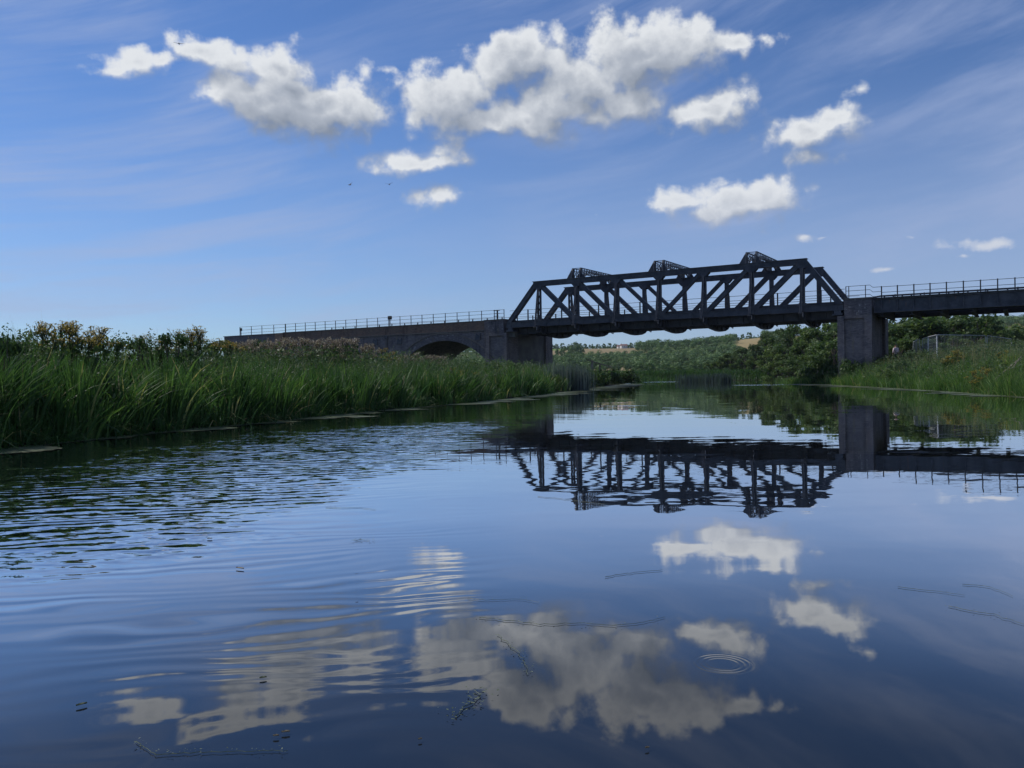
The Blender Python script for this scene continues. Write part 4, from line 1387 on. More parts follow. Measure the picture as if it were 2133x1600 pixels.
# right bank yellow flowers
for (px, py, Y) in [(1985, 730, 45), (1998, 732, 45), (1978, 738, 44), (2002, 742, 44), (1968, 744, 45), (2080, 732, 40), (2092, 730, 40), (2100, 736, 39), (2086, 742, 39), (2022, 772, 35), (2032, 780, 34.5), (2042, 785, 34), (2050, 762, 35.5), (2060, 766, 35), (2028, 788, 34)]:
    X, h_ = top_scale(px, py, Y)
    put_plant(RAG[rr.randrange(3)], "ragwort_plant", X, Y, max(h_, 0.5), rr.uniform(0, 6), "yellow ragwort in the weeds of the bank below the wire mesh fence", "wildflower", "yellow ragwort on the bank below the mesh fence", wide=0.9)


# ------------------------------------------------------------------ shrubs and trees
def shrub_meshes(seed, n, card, lobes, mat, lo=0.1, hi=0.8, fill=0.45):
    rg = np.random.default_rng(seed)
    V, tint = crown_cards(rg, lobes, n, card, lo, hi, fill)
    V[:, :, 2] = np.maximum(V[:, :, 2], 0.0)
    me = quad_mesh('foliage', V, tint, mat)
    st = MB()
    for k in range(7):
        L = lobes[k % len(lobes)]
        st.tube([(0.05 * math.cos(k), 0.05 * math.sin(k), 0), (L[0] * 0.5, L[1] * 0.5, L[2] * 0.6), (L[0] + rg.normal(0, .2) * L[3], L[1], L[2] + L[4] * 0.5)], 0.025, 5, 0.008)
    sm_ = st.mesh('stem'); sm_.materials.append(M_BARK)
    return me, sm_


def put(meshes, name, X, Y, sc, rz, label, cat, group=None, zoff=0.0):
    z_ = float(gz(X, Y)) + zoff
    r = empty(name, (X, Y, z_), rz, label=label, cat=cat, group=group)
    r.scale = sc if isinstance(sc, tuple) else (sc, sc, sc)
    for me in meshes: link(me.name.split('.')[0], me, None, r)
    return r


def rlobes(seed, k, R, zlo, zhi, r0, r1):
    rg = np.random.default_rng(seed); out = []
    for i in range(k):
        a = rg.uniform(0, 6.28); q_ = R * math.sqrt(rg.uniform(0, 1))
        z_ = rg.uniform(zlo, zhi); r = rg.uniform(r0, r1)
        out.append((q_ * math.cos(a), q_ * math.sin(a), z_, r, r * rg.uniform(0.7, 1.0)))
    return out


ELD = shrub_meshes(3, 700, 0.030, rlobes(3, 11, 0.34, 0.35, 0.88, 0.07, 0.17), M_LEAF, 0.0, 0.55, 0.2)
for (px, py, Y, wd_, lab) in [(288, 684, 19, 1.0, "dark leafy elder bush on the brow, between the two clusters of ragwort"), (358, 674, 20, 0.9, "taller dark bush on the brow with ragwort flowering at its side"), (435, 692, 25, 1.6, "loose thin-leaved bush hiding the end of the wing wall"),
                          (535, 692, 29, 0.7, "small dark bush poking up in front of the wing wall"), (45, 688, 15.5, 0.9, "dark weedy bush at the crest of the bank beside the tall dry stems"), (10, 662, 14, 0.45, "tall dark dock-like weed at the extreme end of the bank crest"),
                          (243, 685, 18, 0.35, "single slim dark weed against the sky between ragwort and elder")]:
    X, h_ = top_scale(px, py, Y)
    put(ELD, "bush", X, Y, (h_ * wd_ * 0.9, h_ * wd_ * 0.9, h_), rr.uniform(0, 6), lab, "bush")
# dark bramble scrub along the left bank beyond the reeds
BRA = [shrub_meshes(10 + i, 1500, 0.075, rlobes(10 + i, 12, 0.9, 0.15, 0.75, 0.25, 0.45), M_LEAF, 0.0, 0.6, 0.3) for i in range(2)]
for i, (px, py, Y, s_) in enumerate([(1218, 765, 66, 1.6), (1236, 764, 72, 1.8), (1255, 768, 78, 2.0), (1272, 770, 86, 2.0), (1290, 772, 94, 2.2), (1302, 776, 104, 2.4)]):
    X, h_ = top_scale(px, py, Y)
    put(BRA[i % 2], "bramble_bush", X - 0.5, Y, (s_, s_, max(h_, 1.0)), i * 1.1, "dark bramble scrub overhanging the water beyond the grey reed stand", "bush", "bramble scrub along the bank beyond the grey reeds")
for i, (px, py, Y, s_, lab) in enumerate([(1712, 742, 75, 1.6, "dark round bush over the timber piling at the corner of the bank"), (1738, 752, 73, 1.2, "small dark bush against the side of the square pier"), (1690, 752, 78, 1.5, "dark bush leaning to the water at the end of the piling"),
                                       (1775, 742, 66, 1.2, "low brownish scrub at the foot of the square pier"), (1830, 742, 68, 1.4, "low scrub behind the square pier beside the path"), (1725, 765, 71, 1.3, "dense bush directly above the timber piles"), (1900, 742, 66, 1.0, "low scrub between the walker and the mesh fence")]):
    X, h_ = top_scale(px, py, Y)
    put(BRA[i % 2], "bush", X, Y, (s_, s_, max(h_, 0.8)), i * 1.7, lab, "bush")


NET = [shrub_meshes(30 + i, 800, 0.040, rlobes(30 + i, 12, 0.75, 0.10, 0.60, 0.12, 0.30), M_LEAFW if i % 2 else M_LEAF, 0.2, 1.0, 0.2) for i in range(4)]
rn = random.Random(9)
for i in range(26):
    Y = rn.uniform(27, 70); X = float(right_x(Y)) + rn.uniform(0.6, 7.5); s_ = rn.uniform(0.5, 1.05)
    put(NET[i % 4], "nettle_clump", X, Y, (s_ * 1.4, s_ * 1.4, s_ * 1.7), rn.uniform(0, 6), "leafy nettle and dock clump standing among the reeds of the bank below the mesh fence", "weeds", "leafy clumps on the bank below the mesh fence", 0.1)
for i in range(30):
    Y = rn.uniform(11, 60); X = float(left_x(Y)) - rn.uniform(0.9, 5.0); s_ = rn.uniform(0.45, 0.9)
    put(NET[i % 4], "nettle_clump", X, Y, (s_ * 1.3, s_ * 1.3, s_ * 1.75), rn.uniform(0, 6), "leafy clump of nettles in the tall grass of the long reed bank before the viaduct", "weeds", "leafy clumps in the long reed bank", 0.15)


def tree_meshes(seed, height, n, card, mat, kind='round', lo=0.1, hi=0.9):
    rg = np.random.default_rng(seed)
    H = height; lobes = []
    tr = MB()
    tr.tube([(0, 0, -0.3), (0.02 * H, 0, 0.25 * H), (-0.01 * H, 0.02 * H, 0.55 * H), (0.02 * H, 0, 0.85 * H)], 0.028 * H, 7, 0.006 * H)
    k = 16 if card > 0.3 else 30
    for i in range(k):
        f = rg.uniform(0.22, 1.0) if kind == 'round' else rg.uniform(0.15, 1.0)
        a = rg.uniform(0, 6.28)
        R = (0.34 if kind == 'round' else 0.24) * H * math.sqrt(max(0.05, 1 - ((f - 0.5) / 0.58) ** 2)) * rg.uniform(0.5, 1.0)
        r = H * (rg.uniform(0.075, 0.15) if card > 0.3 else rg.uniform(0.045, 0.115))
        c = (R * math.cos(a), R * math.sin(a), H * (0.12 + 0.80 * f))
        lobes.append((*c, r, r * rg.uniform(0.75, 1.1)))
        z0 = c[2] * rg.uniform(0.35, 0.6)
        tr.tube([(0, 0, z0), (c[0] * 0.5, c[1] * 0.5, (z0 + c[2]) / 2 + 0.02 * H), c], 0.010 * H, 4, 0.003 * H)
    V, tint = crown_cards(rg, lobes, n, card, lo, hi, 0.45 if card < 0.3 else 0.85, 0.7 if card < 0.3 else 0.28)
    cm = quad_mesh('crown', V, tint, mat)
    tm = tr.mesh('trunk'); tm.materials.append(M_BARK)
    return cm, tm


TR = [tree_meshes(100 + i, 8.0, 3200, 0.17, M_LEAF, 'round', 0.15, 1.0) for i in range(4)]
WI = [tree_meshes(120 + i, 8.0, 2600, 0.16, M_LEAFW, 'tall', 0.1, 1.0) for i in range(4)]

# behind the bridge on the right: bushes stepping up to trees
T1 = [  # px of middle, py of top, depth, width factor, kind
    (1480, 752, 165, 1.5, 0), (1500, 742, 160, 1.4, 0), (1522, 732, 158, 1.3, 0), (1545, 722, 155, 1.2, 1), (1552, 738, 145, 1.3, 0), (1572, 716, 150, 1.1, 1), (1592, 700, 152, 0.95, 1), (1600, 688, 150, 0.8, 1),
    (1618, 698, 140, 1.0, 0), (1634, 682, 138, 0.85, 1), (1655, 676, 134, 0.9, 1), (1672, 672, 130, 0.85, 0), (1640, 715, 125, 1.2, 0), (1690, 680, 124, 0.95, 1), (1705, 672, 120, 0.95, 0), (1725, 668, 114, 1.0, 0), (1740, 676, 108, 1.0, 0),
    (1600, 735, 135, 1.4, 0), (1570, 748, 140, 1.6, 0), (1530, 756, 146, 1.8, 0), (1660, 745, 112, 1.6, 0), (1695, 735, 106, 1.3, 0), (1760, 690, 100, 1.1, 0), (1620, 758, 128, 1.9, 0)]
for i, (px, py, Y, wf, kd) in enumerate(T1):
    X, h_ = top_scale(px, py, Y)
    s_ = h_ / 7.9
    m3 = (WI if kd else TR)[i % 4]
    put(m3, "willow_tree" if kd else "bushy_tree", X, Y, (s_ * wf * 1.1, s_ * wf * 1.1, s_), i * 2.1,
        "slender grey-green willow in the trees seen under the right half of the bridge" if kd else "dark bushy tree in the belt seen under the right half of the bridge", "tree",
        "willows seen under the bridge" if kd else "bushy trees seen under the bridge")
T2 = [(1848, 668, 98, 1.2), (1868, 660, 102, 1.2), (1890, 655, 96, 1.3), (1915, 652, 100, 1.2), (1938, 655, 94, 1.2), (1962, 650, 98, 1.3), (1988, 652, 92, 1.2), (2012, 648, 98, 1.2), (2035, 652, 92, 1.1), (2052, 662, 100, 1.0),
      (2070, 672, 104, 1.2), (2095, 676, 100, 1.3), (2120, 680, 98, 1.4), (2140, 684, 96, 1.4), (1880, 700, 84, 1.4), (1930, 704, 82, 1.5), (1985, 700, 80, 1.4), (2040, 704, 78, 1.5), (2090, 708, 80, 1.6), (2135, 710, 78, 1.6), (1855, 704, 88, 1.2), (2165, 690, 96, 1.5), (2210, 690, 98, 1.5)]
for i, (px, py, Y, wf) in enumerate(T2):
    X, h_ = top_scale(px, py, Y); s_ = h_ / 7.9
    put((TR if i % 3 else WI)[i % 4], "bushy_tree", X, Y, (s_ * wf * 1.15, s_ * wf * 1.15, s_), i * 1.3,
        "dark dense tree in the thicket behind the plate girder and mesh fence", "tree", "trees of the thicket behind the plate girder")

# hedge trees below the hill
HT = [tree_meshes(140 + i, 10.0, 1300, 0.36, M_LEAFH, 'round', 0.0, 0.8) for i in range(4)]
HTm = []
for i, (cm, tm) in enumerate(HT):
    # one mesh per far tree: crown and trunk joined
    bm = bmesh.new(); bm.from_mesh(cm)
    me = cm
    me.name = 'far_tree'
    HTm.append(me)


def far_tree(name, me, X, Y, sx, sz, rz, label, group):
    o = bpy.data.objects.new(name, me); COL.objects.link(o)
    o.location = (X, Y, float(gz(X, Y)) - 0.4 * sz); o.scale = (sx, sx, sz); o.rotation_euler = (0, 0, rz)
    return set_props(o, label, "tree", group)


for i in range(34):
    px = 1318 + (1560 - 1318) * i / 33 + rr.uniform(-4, 4)
    Y = rr.uniform(235, 330)
    top = 764 - 7 * abs(math.sin(i * 0.9)) - (6 if px > 1440 else 0) + rr.uniform(-3, 3)
    X, h_ = top_scale(px, top, Y)
    far_tree("hedge_tree", HTm[i % 4], X, Y, h_ / 9.5 * 1.35, h_ / 9.5, i * 1.9, "dark hedgerow tree at the foot of the wooded hill", "hedgerow trees at the foot of the hill")

# the wooded hillside
cnt = 0; placed = []; wood_pts = []
tries = 0
while cnt < 1150 and tries < 40000:
    tries += 1
    zone = rr.random()
    if zone < 0.82: u_ = rr.uniform(0.040, 0.335)
    elif zone < 0.87: u_ = rr.uniform(-0.085, -0.02)
    else: u_ = rr.uniform(0.55, 0.66)
    Y = rr.uniform(425, 700)
    X = u_ * Y
    if 0.066 < u_ < 0.152 and 592 < Y: continue
    if 0.036 < u_ < 0.068 and 552 < Y < 708: continue
    if 0.270 < u_ < 0.306 and 552 < Y: continue
    if 0.182 < u_ < 0.229 and 447 < Y < 506: continue
    if 0.106 < u_ < 0.141 and 440 < Y < 480: continue
    sp = 6.3
    if any((X - a) ** 2 + (Y - b_) ** 2 < sp * sp for a, b_ in placed): continue
    placed.append((X, Y)); cnt += 1
    s_ = rr.uniform(0.50, 0.80)
    if 590 < Y < 612: s_ *= 0.8
    if cnt > 290 or not (0.04 < u_ < 0.31 and Y < 640):
        wood_pts.append((X, Y, s_)); continue
    far_tree("hill_tree", HTm[rr.randrange(4)], X, Y, s_ * 1.45, s_ * 0.95, rr.uniform(0, 6), "rounded green tree of the wood covering the distant hillside", "trees of the wood on the hillside")
for i, (px, py) in enumerate([(1163, 724), (1172, 727), (1180, 722), (1188, 718), (1197, 714), (1205, 720), (1213, 726), (1176, 735), (1192, 731), (1208, 734), (1262, 734), (1285, 732), (1302, 728)]):
    Y = 588 + (i % 4) * 5; X, h_ = top_scale(px, py, Y)
    far_tree("hill_tree", HTm[i % 4], X, Y, h_ / 9.5 * 0.85, h_ / 9.5, i * 0.7, "taller round tree standing in front of the straw field high on the distant hill", "tall trees before the straw field on the hill")
# the rest of the wood reads as one mass
rgw = np.random.default_rng(5)
Vs = []; Ts = []
for (X, Y, s_) in wood_pts:
    base = np.array([X, Y, float(gz(X, Y))])
    lob = [(rgw.normal(0, 1.0) * s_, rgw.normal(0, 1.0) * s_, (3.5 + 2.6 * rgw.uniform()) * s_, 3.1 * s_, 2.9 * s_) for _ in range(3)]
    V, tt_ = crown_cards(rgw, lob, 260, 0.42, 0.05, 0.95, 0.9, 0.28)
    Vs.append(V + base); Ts.append(np.clip(tt_ * 0.6 + 0.4 * rgw.uniform(), 0, 1))
o = link("distant_wood", quad_mesh("distant_wood", np.concatenate(Vs), np.concatenate(Ts), M_LEAFH), None)
set_props(o, "the rest of the wood covering the distant hillside between the straw fields", "wood", kind='stuff')
# skyline trees
SK = [(1152, 724, .8), (1160, 722, .8), (1172, 716, 1.1), (1186, 722, .7), (1196, 712, 1.3), (1208, 722, .8), (1218, 724, .7), (1232, 723, .8), (1246, 719, .9), (1258, 721, .8), (1270, 720, .9), (1282, 716, .9), (1306, 722, 1.0), (1315, 716, 1.1), (1331, 715, .9),
      (1344, 720, .8), (1355, 712, 1.0), (1368, 708, 1.2), (1380, 716, .9), (1394, 716, 1.0), (1408, 710, 1.1), (1422, 712, 1.0), (1436, 716, .9), (1450, 708, 1.1), (1466, 706, 1.0), (1482, 702, 1.2), (1500, 702, 1.1), (1516, 700, 1.1), (1530, 696, 1.2), (1546, 698, 1.1), (1560, 694, 1.2), (1588, 702, .9)]
for i, (px, py, s_) in enumerate(SK):
    Y = 712 + 6 * math.sin(i * 2.3)
    X, h_ = top_scale(px, py, Y); h_ = max(h_, 4.2) * 1.1
    far_tree("skyline_tree", HTm[i % 4], X, Y, h_ / 9.5 * 1.15, h_ / 9.5, i, "dark tree on the skyline of the distant hill seen under the bridge", "skyline trees of the distant hill")
# a small hedge mass filling the foot of the skyline
rgh = np.random.default_rng(77)
hp = []
for k in range(2600):
    px = rgh.uniform(1148, 1600); r = ray(px, 700); X = r.x / r.y * 716
    hp.append((X, 716 + rgh.normal(0, 2), 0))
hp = np.array(hp); hp[:, 2] = gz(hp[:, 0], hp[:, 1]) + np.abs(rgh.normal(0, 1.1, len(hp)))
o = link("skyline_hedge", quad_mesh("skyline_hedge", leaf_cards(hp, rgh.normal(0, 1, hp.shape), 0.8, None, rgh), rgh.uniform(0, .6, len(hp)), M_LEAFH), M_LEAFH)
set_props(o, "thin dark hedge line along the top of the distant hill", "hedge", kind='stuff')

# farmhouses on the hill
m_wall = mat_simple("pale_render", (0.62, 0.60, 0.58), (0.75, 0.73, 0.70), 1, 0.8)
m_roof = mat_simple("pink_tile", (0.30, 0.16, 0.13), (0.38, 0.22, 0.18), 1, 0.8)
m_pane = mat_simple("window_glass", (0.02, 0.022, 0.025), (0.03, 0.03, 0.035), 1, 0.1, 0.8)


def house(px, Y, wd_, dp, hh, label):
    X = at_depth(px, Y); z_ = float(gz(X, Y))
    r = empty("farmhouse", (X, Y, z_), 0.3, label=label, cat="house")
    link('wall', MB().box(-wd_, wd_, -dp, dp, -1, hh).mesh(), m_wall, r)
    m = MB(); m.prism([(-dp - 0.2, hh), (dp + 0.2, hh), (0, hh + 1.3)], 0, -wd_ - 0.2, wd_ + 0.2)
    rf = link('roof', m.mesh(), m_roof, r)
    link('chimney', MB().box(-wd_ * 0.7 - 0.2, -wd_ * 0.7 + 0.2, -0.2, 0.2, hh + 0.8, hh + 1.9).mesh(), m_wall, rf)
    for k in (-0.6, 0, 0.6):
        link('window', MB().box(wd_ * k - 0.25, wd_ * k + 0.25, -dp - 0.05, -dp + 0.02, hh * 0.45, hh * 0.45 + 0.6).mesh(), m_pane, r)


house(1300, 690, 2.6, 1.8, 2.3, "small pale farmhouse with a pinkish roof on top of the distant hill")
house(1291, 694, 1.7, 1.5, 1.6, "lower white farm building beside the pink-roofed farmhouse on the hill")

# ------------------------------------------------------------------ timber piling, fences, person
pf = empty("timber_piling", (at_depth(1715, 73.3), 73.3, 0), 0, label="row of pale upright timber piles edging the bank under the dark bush", cat="piling")
for k in range(12):
    px = 1701 + k * 3.3; Yk = 73.4 - k * 0.12; X = at_depth(px, Yk)
    m = MB(); hh = 0.95 + 0.25 * math.sin(k * 2.1)
    m.tube([(X, Yk, -0.5), (X + 0.02 * math.sin(k * 5), Yk, hh)], 0.055, 7, 0.05)
    o = link('pile', m.mesh('pile'), M_WOOD, pf); o.location = (-pf.location.x, -pf.location.y, 0)

# galvanised mesh site-fence panels
def heras(p0, p1, z0, hgt, label, lean=0.0):
    p0 = Vector((*p0, 0)); p1 = Vector((*p1, 0)); d = (p1 - p0); L = d.length
    r = empty("mesh_fence_panel", (p0.x, p0.y, z0), math.atan2(d.y, d.x), label=label, cat="fence panel", group="galvanised mesh fence panels")
    r.rotation_euler = (lean, 0, math.atan2(d.y, d.x))
    fr = MB(); rad = 0.028
    fr.tube([(0, 0, 0), (0, 0, hgt - 0.12), (0.05, 0, hgt - 0.03), (0.14, 0, hgt), (L - 0.14, 0, hgt), (L - 0.05, 0, hgt - 0.03), (L, 0, hgt - 0.12), (L, 0, 0)], rad, 6)
    fr.tube([(0, 0, 0.15), (L, 0, 0.15)], rad * 0.8, 5)
    link('frame', fr.mesh(), M_GALV, r)
    ms = MB(); k = int(L / 0.16)
    for i in range(1, k):
        ms.box(i * L / k - 0.002, i * L / k + 0.002, -0.002, 0.002, 0.15, hgt)
    for j in range(1, 7):
        ms.box(0, L, -0.0045, -0.0015, 0.15 + j * (hgt - 0.15) / 7, 0.154 + j * (hgt - 0.15) / 7)
    link('wire_mesh', ms.mesh(), M_GALV, r)
    ft = MB().box(-0.3, 0.3, -0.11, 0.11, -0.12, 0.0)
    link('foot_block', ft.mesh(), M_CONC, r)


def pd(px, Y): return (at_depth(px, Y), Y)


zf = 1.62
heras(pd(1953, 60.5), pd(2054, 63.0), zf, 2.0, "large mesh fence panel facing the river, its curved top rail catching light")
heras(pd(2057, 63.2), pd(2108, 71.0), zf, 2.0, "mesh fence panel continuing behind the weeds at the open end of the fence")
heras(pd(1952, 60.6), pd(1934, 64.0), zf, 2.0, "mesh fence panel turning the corner away from the river")
heras(pd(1933, 64.1), pd(1920, 67.4), zf, 2.0, "second mesh fence panel back from the corner", 0.04)
heras(pd(1919, 67.5), pd(1909, 70.9), zf, 2.0, "third mesh fence panel back from the corner, tilted slightly", -0.05)
heras(pd(1908, 71.0), pd(1901, 74.4), zf, 2.0, "innermost mesh fence panel nearest the walking person", 0.05)

# old post and rail fence on the left bank beyond the brambles
wf_ = empty("rail_fence", (at_depth(1234, 84), 84, 1.2), 0, label="old wooden post with a sloping rail in the scrub beyond the grey reeds", cat="fence")


def wpart(nm, m):
    o = link(nm, m.mesh(nm), M_WOOD, wf_); o.location = (-wf_.location.x, -wf_.location.y, -1.2)


a = Vector((at_depth(1234, 80), 80, 0)); b_ = Vector((at_depth(1250, 84), 84, 0)); c = Vector((at_depth(1276, 90), 90, 0))
wpart('post', MB().box(a.x - 0.09, a.x + 0.09, 79.9, 80.1, 0.8, 2.55))
wpart('post', MB().box(b_.x - 0.07, b_.x + 0.07, 83.9, 84.1, 0.8, 2.3))
wpart('rail', MB().beam((a.x - 0.3, 79.85, 2.5), (b_.x, 83.85, 2.25), 0.06, 0.10))
wpart('rail', MB().beam((b_.x, 83.85, 2.25), (c.x, 89.85, 1.95), 0.06, 0.10))


def skinned(name, joints, edges, mat, parent, sub=2, loc=(0, 0, 0)):
    me = bpy.data.meshes.new(name)
    me.from_pydata([j[:3] for j in joints], edges, [])
    o = bpy.data.objects.new(name, me); COL.objects.link(o); o.parent = parent; o.location = loc
    md = o.modifiers.new('skin', 'SKIN'); md.use_smooth_shade = True
    for v, j in zip(me.skin_vertices[0].data, joints):
        v.radius = j[3] if isinstance(j[3], tuple) else (j[3], j[3])
    me.skin_vertices[0].data[0].use_root = True
    s_ = o.modifiers.new('sub', 'SUBSURF'); s_.levels = sub; s_.render_levels = sub
    me.materials.append(mat)
    return o


M_SKIN = mat_simple("skin", (0.42, 0.24, 0.18), (0.48, 0.28, 0.21), 3, 0.5)
M_JACKET = mat_simple("lilac_cloth", (0.70, 0.58, 0.66), (0.80, 0.68, 0.74), 5, 0.85, bmp=0.004)
M_TROUS = mat_simple("dark_cloth", (0.012, 0.013, 0.018), (0.02, 0.02, 0.026), 5, 0.9)
M_HAIR = mat_simple("brown_hair", (0.06, 0.035, 0.022), (0.10, 0.06, 0.04), 14, 0.6)
PY = 75.0; PX = at_depth(1867, PY); PZ = 1.70
per = empty("person", (PX, PY, PZ), RAD(10), label="person in a pale lilac jacket and dark trousers walking away past the square pier", cat="person")
# body: faces +Y (away from the river); z from the feet up, 1.72 m tall
J = [(0, 0, 0.93, (0.15, 0.10)), (0, 0.01, 1.12, (0.13, 0.09)), (0, 0.02, 1.32, (0.15, 0.10)), (0, 0.02, 1.43, (0.09, 0.08)), (0, 0.03, 1.50, 0.052), (0, 0.05, 1.58, 0.075), (0, 0.055, 1.655, 0.075),
     (0.17, 0.01, 1.39, 0.055), (0.235, 0.0, 1.13, 0.042), (0.22, 0.12, 0.93, 0.032), (-0.17, 0.01, 1.39, 0.055), (-0.235, 0.0, 1.13, 0.042), (-0.22, 0.12, 0.93, 0.032),
     (0.09, 0.02, 0.85, 0.085), (0.10, 0.10, 0.48, 0.058), (0.10, 0.05, 0.10, 0.040), (0.10, 0.17, 0.035, 0.035),
     (-0.09, 0.0, 0.85, 0.085), (-0.10, -0.03, 0.47, 0.058), (-0.10, -0.22, 0.14, 0.040), (-0.10, -0.12, 0.04, 0.035)]
Ed = [(0, 1), (1, 2), (2, 3), (3, 4), (4, 5), (5, 6), (3, 7), (7, 8), (8, 9), (3, 10), (10, 11), (11, 12), (0, 13), (13, 14), (14, 15), (15, 16), (0, 17), (17, 18), (18, 19), (19, 20)]
# hands: palm, four fingers and thumb on each wrist
for w_i, sx in ((9, 1), (12, -1)):
    wx, wy, wz, _ = J[w_i]
    pi_ = len(J); J.append((wx - 0.01 * sx, wy + 0.04, wz - 0.05, (0.034, 0.020))); Ed.append((w_i, pi_))
    for f_i in range(4):
        b0 = len(J); ln = (0.034, 0.040, 0.037, 0.028)[f_i]
        J.append((wx - 0.01 * sx, wy + 0.025 + 0.017 * f_i, wz - 0.095, 0.009)); J.append((wx - 0.02 * sx, wy + 0.03 + 0.017 * f_i, wz - 0.095 - ln, 0.008)); J.append((wx - 0.04 * sx, wy + 0.032 + 0.017 * f_i, wz - 0.10 - ln * 1.6, 0.007))
        Ed += [(pi_, b0), (b0, b0 + 1), (b0 + 1, b0 + 2)]
    b0 = len(J); J.append((wx - 0.02 * sx, wy + 0.085, wz - 0.05, 0.011)); J.append((wx - 0.03 * sx, wy + 0.10, wz - 0.085, 0.009)); Ed += [(pi_, b0), (b0, b0 + 1)]
skinned('body', J, Ed, M_SKIN, per, 1)
skinned('jacket', [(0, 0, 0.84, (0.215, 0.15)), (0, 0.0, 0.95, (0.205, 0.145)), (0, 0.01, 1.15, (0.18, 0.125)), (0, 0.02, 1.33, (0.185, 0.125)), (0, 0.02, 1.44, (0.11, 0.09)), (0, 0.03, 1.485, 0.066),
                   (0.18, 0.01, 1.39, 0.078), (0.26, 0.0, 1.13, 0.064), (0.235, 0.11, 0.96, 0.052), (-0.18, 0.01, 1.39, 0.078), (-0.26, 0.0, 1.13, 0.064), (-0.235, 0.11, 0.96, 0.052)],
        [(0, 1), (1, 2), (2, 3), (3, 4), (4, 5), (3, 6), (6, 7), (7, 8), (3, 9), (9, 10), (10, 11)], M_JACKET, per)
skinned('trousers', [(0, 0, 0.93, (0.165, 0.115)), (0.092, 0.02, 0.82, 0.102), (0.10, 0.10, 0.48, 0.078), (0.10, 0.05, 0.12, 0.068), (-0.092, 0.0, 0.82, 0.102), (-0.10, -0.03, 0.47, 0.078), (-0.10, -0.21, 0.16, 0.068)],
        [(0, 1), (1, 2), (2, 3), (0, 4), (4, 5), (5, 6)], M_TROUS, per)
skinned('hair', [(0, 0.03, 1.60, (0.080, 0.072)), (0, 0.035, 1.665, (0.084, 0.085)), (0, 0.04, 1.71, (0.060, 0.062))], [(0, 1), (1, 2)], M_HAIR, per)
for sx in (-1, 1):
    y0 = 0.10 if sx > 0 else -0.17
    m = MB(); m.box(sx * 0.10 - 0.045, sx * 0.10 + 0.045, y0 - 0.10, y0 + 0.17, 0.0 if sx > 0 else 0.03, 0.09 if sx > 0 else 0.12)
    o = link('shoe', m.mesh('shoe', 0.02), M_TROUS, per)

# ------------------------------------------------------------------ birds
M_BIRD = mat_simple("dark_feather", (0.03, 0.028, 0.03), (0.06, 0.055, 0.055), 8, 0.7)


def bird(px, py, dist, span, bank, yaw, up, label):
    d = ray(px, py); p = Vector((0, 0, CAM_H)) + d * dist
    n_ = 7; vs = []; fs = []
    # wing outline sections from tip to tip, each a thin aerofoil of four points, body swells in the middle
    secs = []
    for k in range(-8, 9):
        f = k / 8.0; x_ = f * span / 2
        ch = 0.17 * span * (1 - abs(f) ** 2.2) ** 0.5 * (1 - 0.35 * abs(f)) + 0.012
        z_ = up * abs(f) ** 0.9 * span * 0.5 * (1 - 0.35 * abs(f)); y_ = -0.10 * span * abs(f) ** 1.5
        th = 0.010 * span
        secs.append((x_, y_, z_, ch, th))
    for (x_, y_, z_, ch, th) in secs:
        vs += [(x_, y_ + ch * 0.5, z_), (x_, y_ + ch * 0.15, z_ + th), (x_, y_ - ch * 0.5, z_), (x_, y_ + ch * 0.15, z_ - th)]
    for i in range(len(secs) - 1):
        for j in range(4):
            fs.append((i * 4 + j, i * 4 + (j + 1) % 4, i * 4 + 4 + (j + 1) % 4, i * 4 + 4 + j))
    m = MB(); m.add(vs, fs)
    me = m.mesh('wings')
    r = empty("bird", p, yaw, label=label, cat="bird", group="dark birds gliding over the river")
    r.rotation_euler = (RAD(8), bank, yaw)
    bd = MB(); prof = [(0.36, 0.008), (0.31, 0.030), (0.25, 0.040), (0.15, 0.062), (0.0, 0.070), (-0.14, 0.05), (-0.24, 0.022)]
    pts = [(0, y * span * 0.75, 0) for y, _ in prof]; vs = []; fs = []
    for (y, r_) in prof:
        for k in range(8):
            a = k * math.pi / 4; vs.append((r_ * span * math.cos(a) * 0.9, y * span * 0.75, r_ * span * math.sin(a) - 0.01 * span))
    for i in range(len(prof) - 1):
        for k in range(8): fs.append((i * 8 + k, i * 8 + (k + 1) % 8, i * 8 + 8 + (k + 1) % 8, i * 8 + 8 + k))
    fs.append(tuple(range(8))); fs.append(tuple(reversed(range(48, 56))))
    # fanned tail
    b_n = len(vs); vs += [(-0.02 * span, -0.16 * span, 0.0), (0.02 * span, -0.16 * span, 0.0), (0.07 * span, -0.32 * span, 0.0), (-0.07 * span, -0.32 * span, 0.0),
                          (-0.02 * span, -0.16 * span, 0.008), (0.02 * span, -0.16 * span, 0.008), (0.07 * span, -0.32 * span, 0.004), (-0.07 * span, -0.32 * span, 0.004)]
    fs += [(b_n, b_n + 1, b_n + 2, b_n + 3), (b_n + 4, b_n + 7, b_n + 6, b_n + 5), (b_n, b_n + 4, b_n + 5, b_n + 1), (b_n + 2, b_n + 6, b_n + 7, b_n + 3), (b_n, b_n + 3, b_n + 7, b_n + 4), (b_n + 1, b_n + 5, b_n + 6, b_n + 2)]
    link('body', MB().add(vs, fs).mesh('body'), M_BIRD, r)
    link('wings', me, M_BIRD, r)


bird(373, 91, 110, 1.2, RAD(3), RAD(15), 0.10, "dark bird gliding with level wings across the smallest topmost part of the long cloud")
bird(811, 384, 120, 1.15, RAD(-4), RAD(-10), 0.42, "dark bird with wings raised in a shallow V below the clouds")
bird(729, 385, 120, 1.0, RAD(-30), RAD(58), 0.55, "small dark bird turning, one wing lifted, beside the V-winged bird")


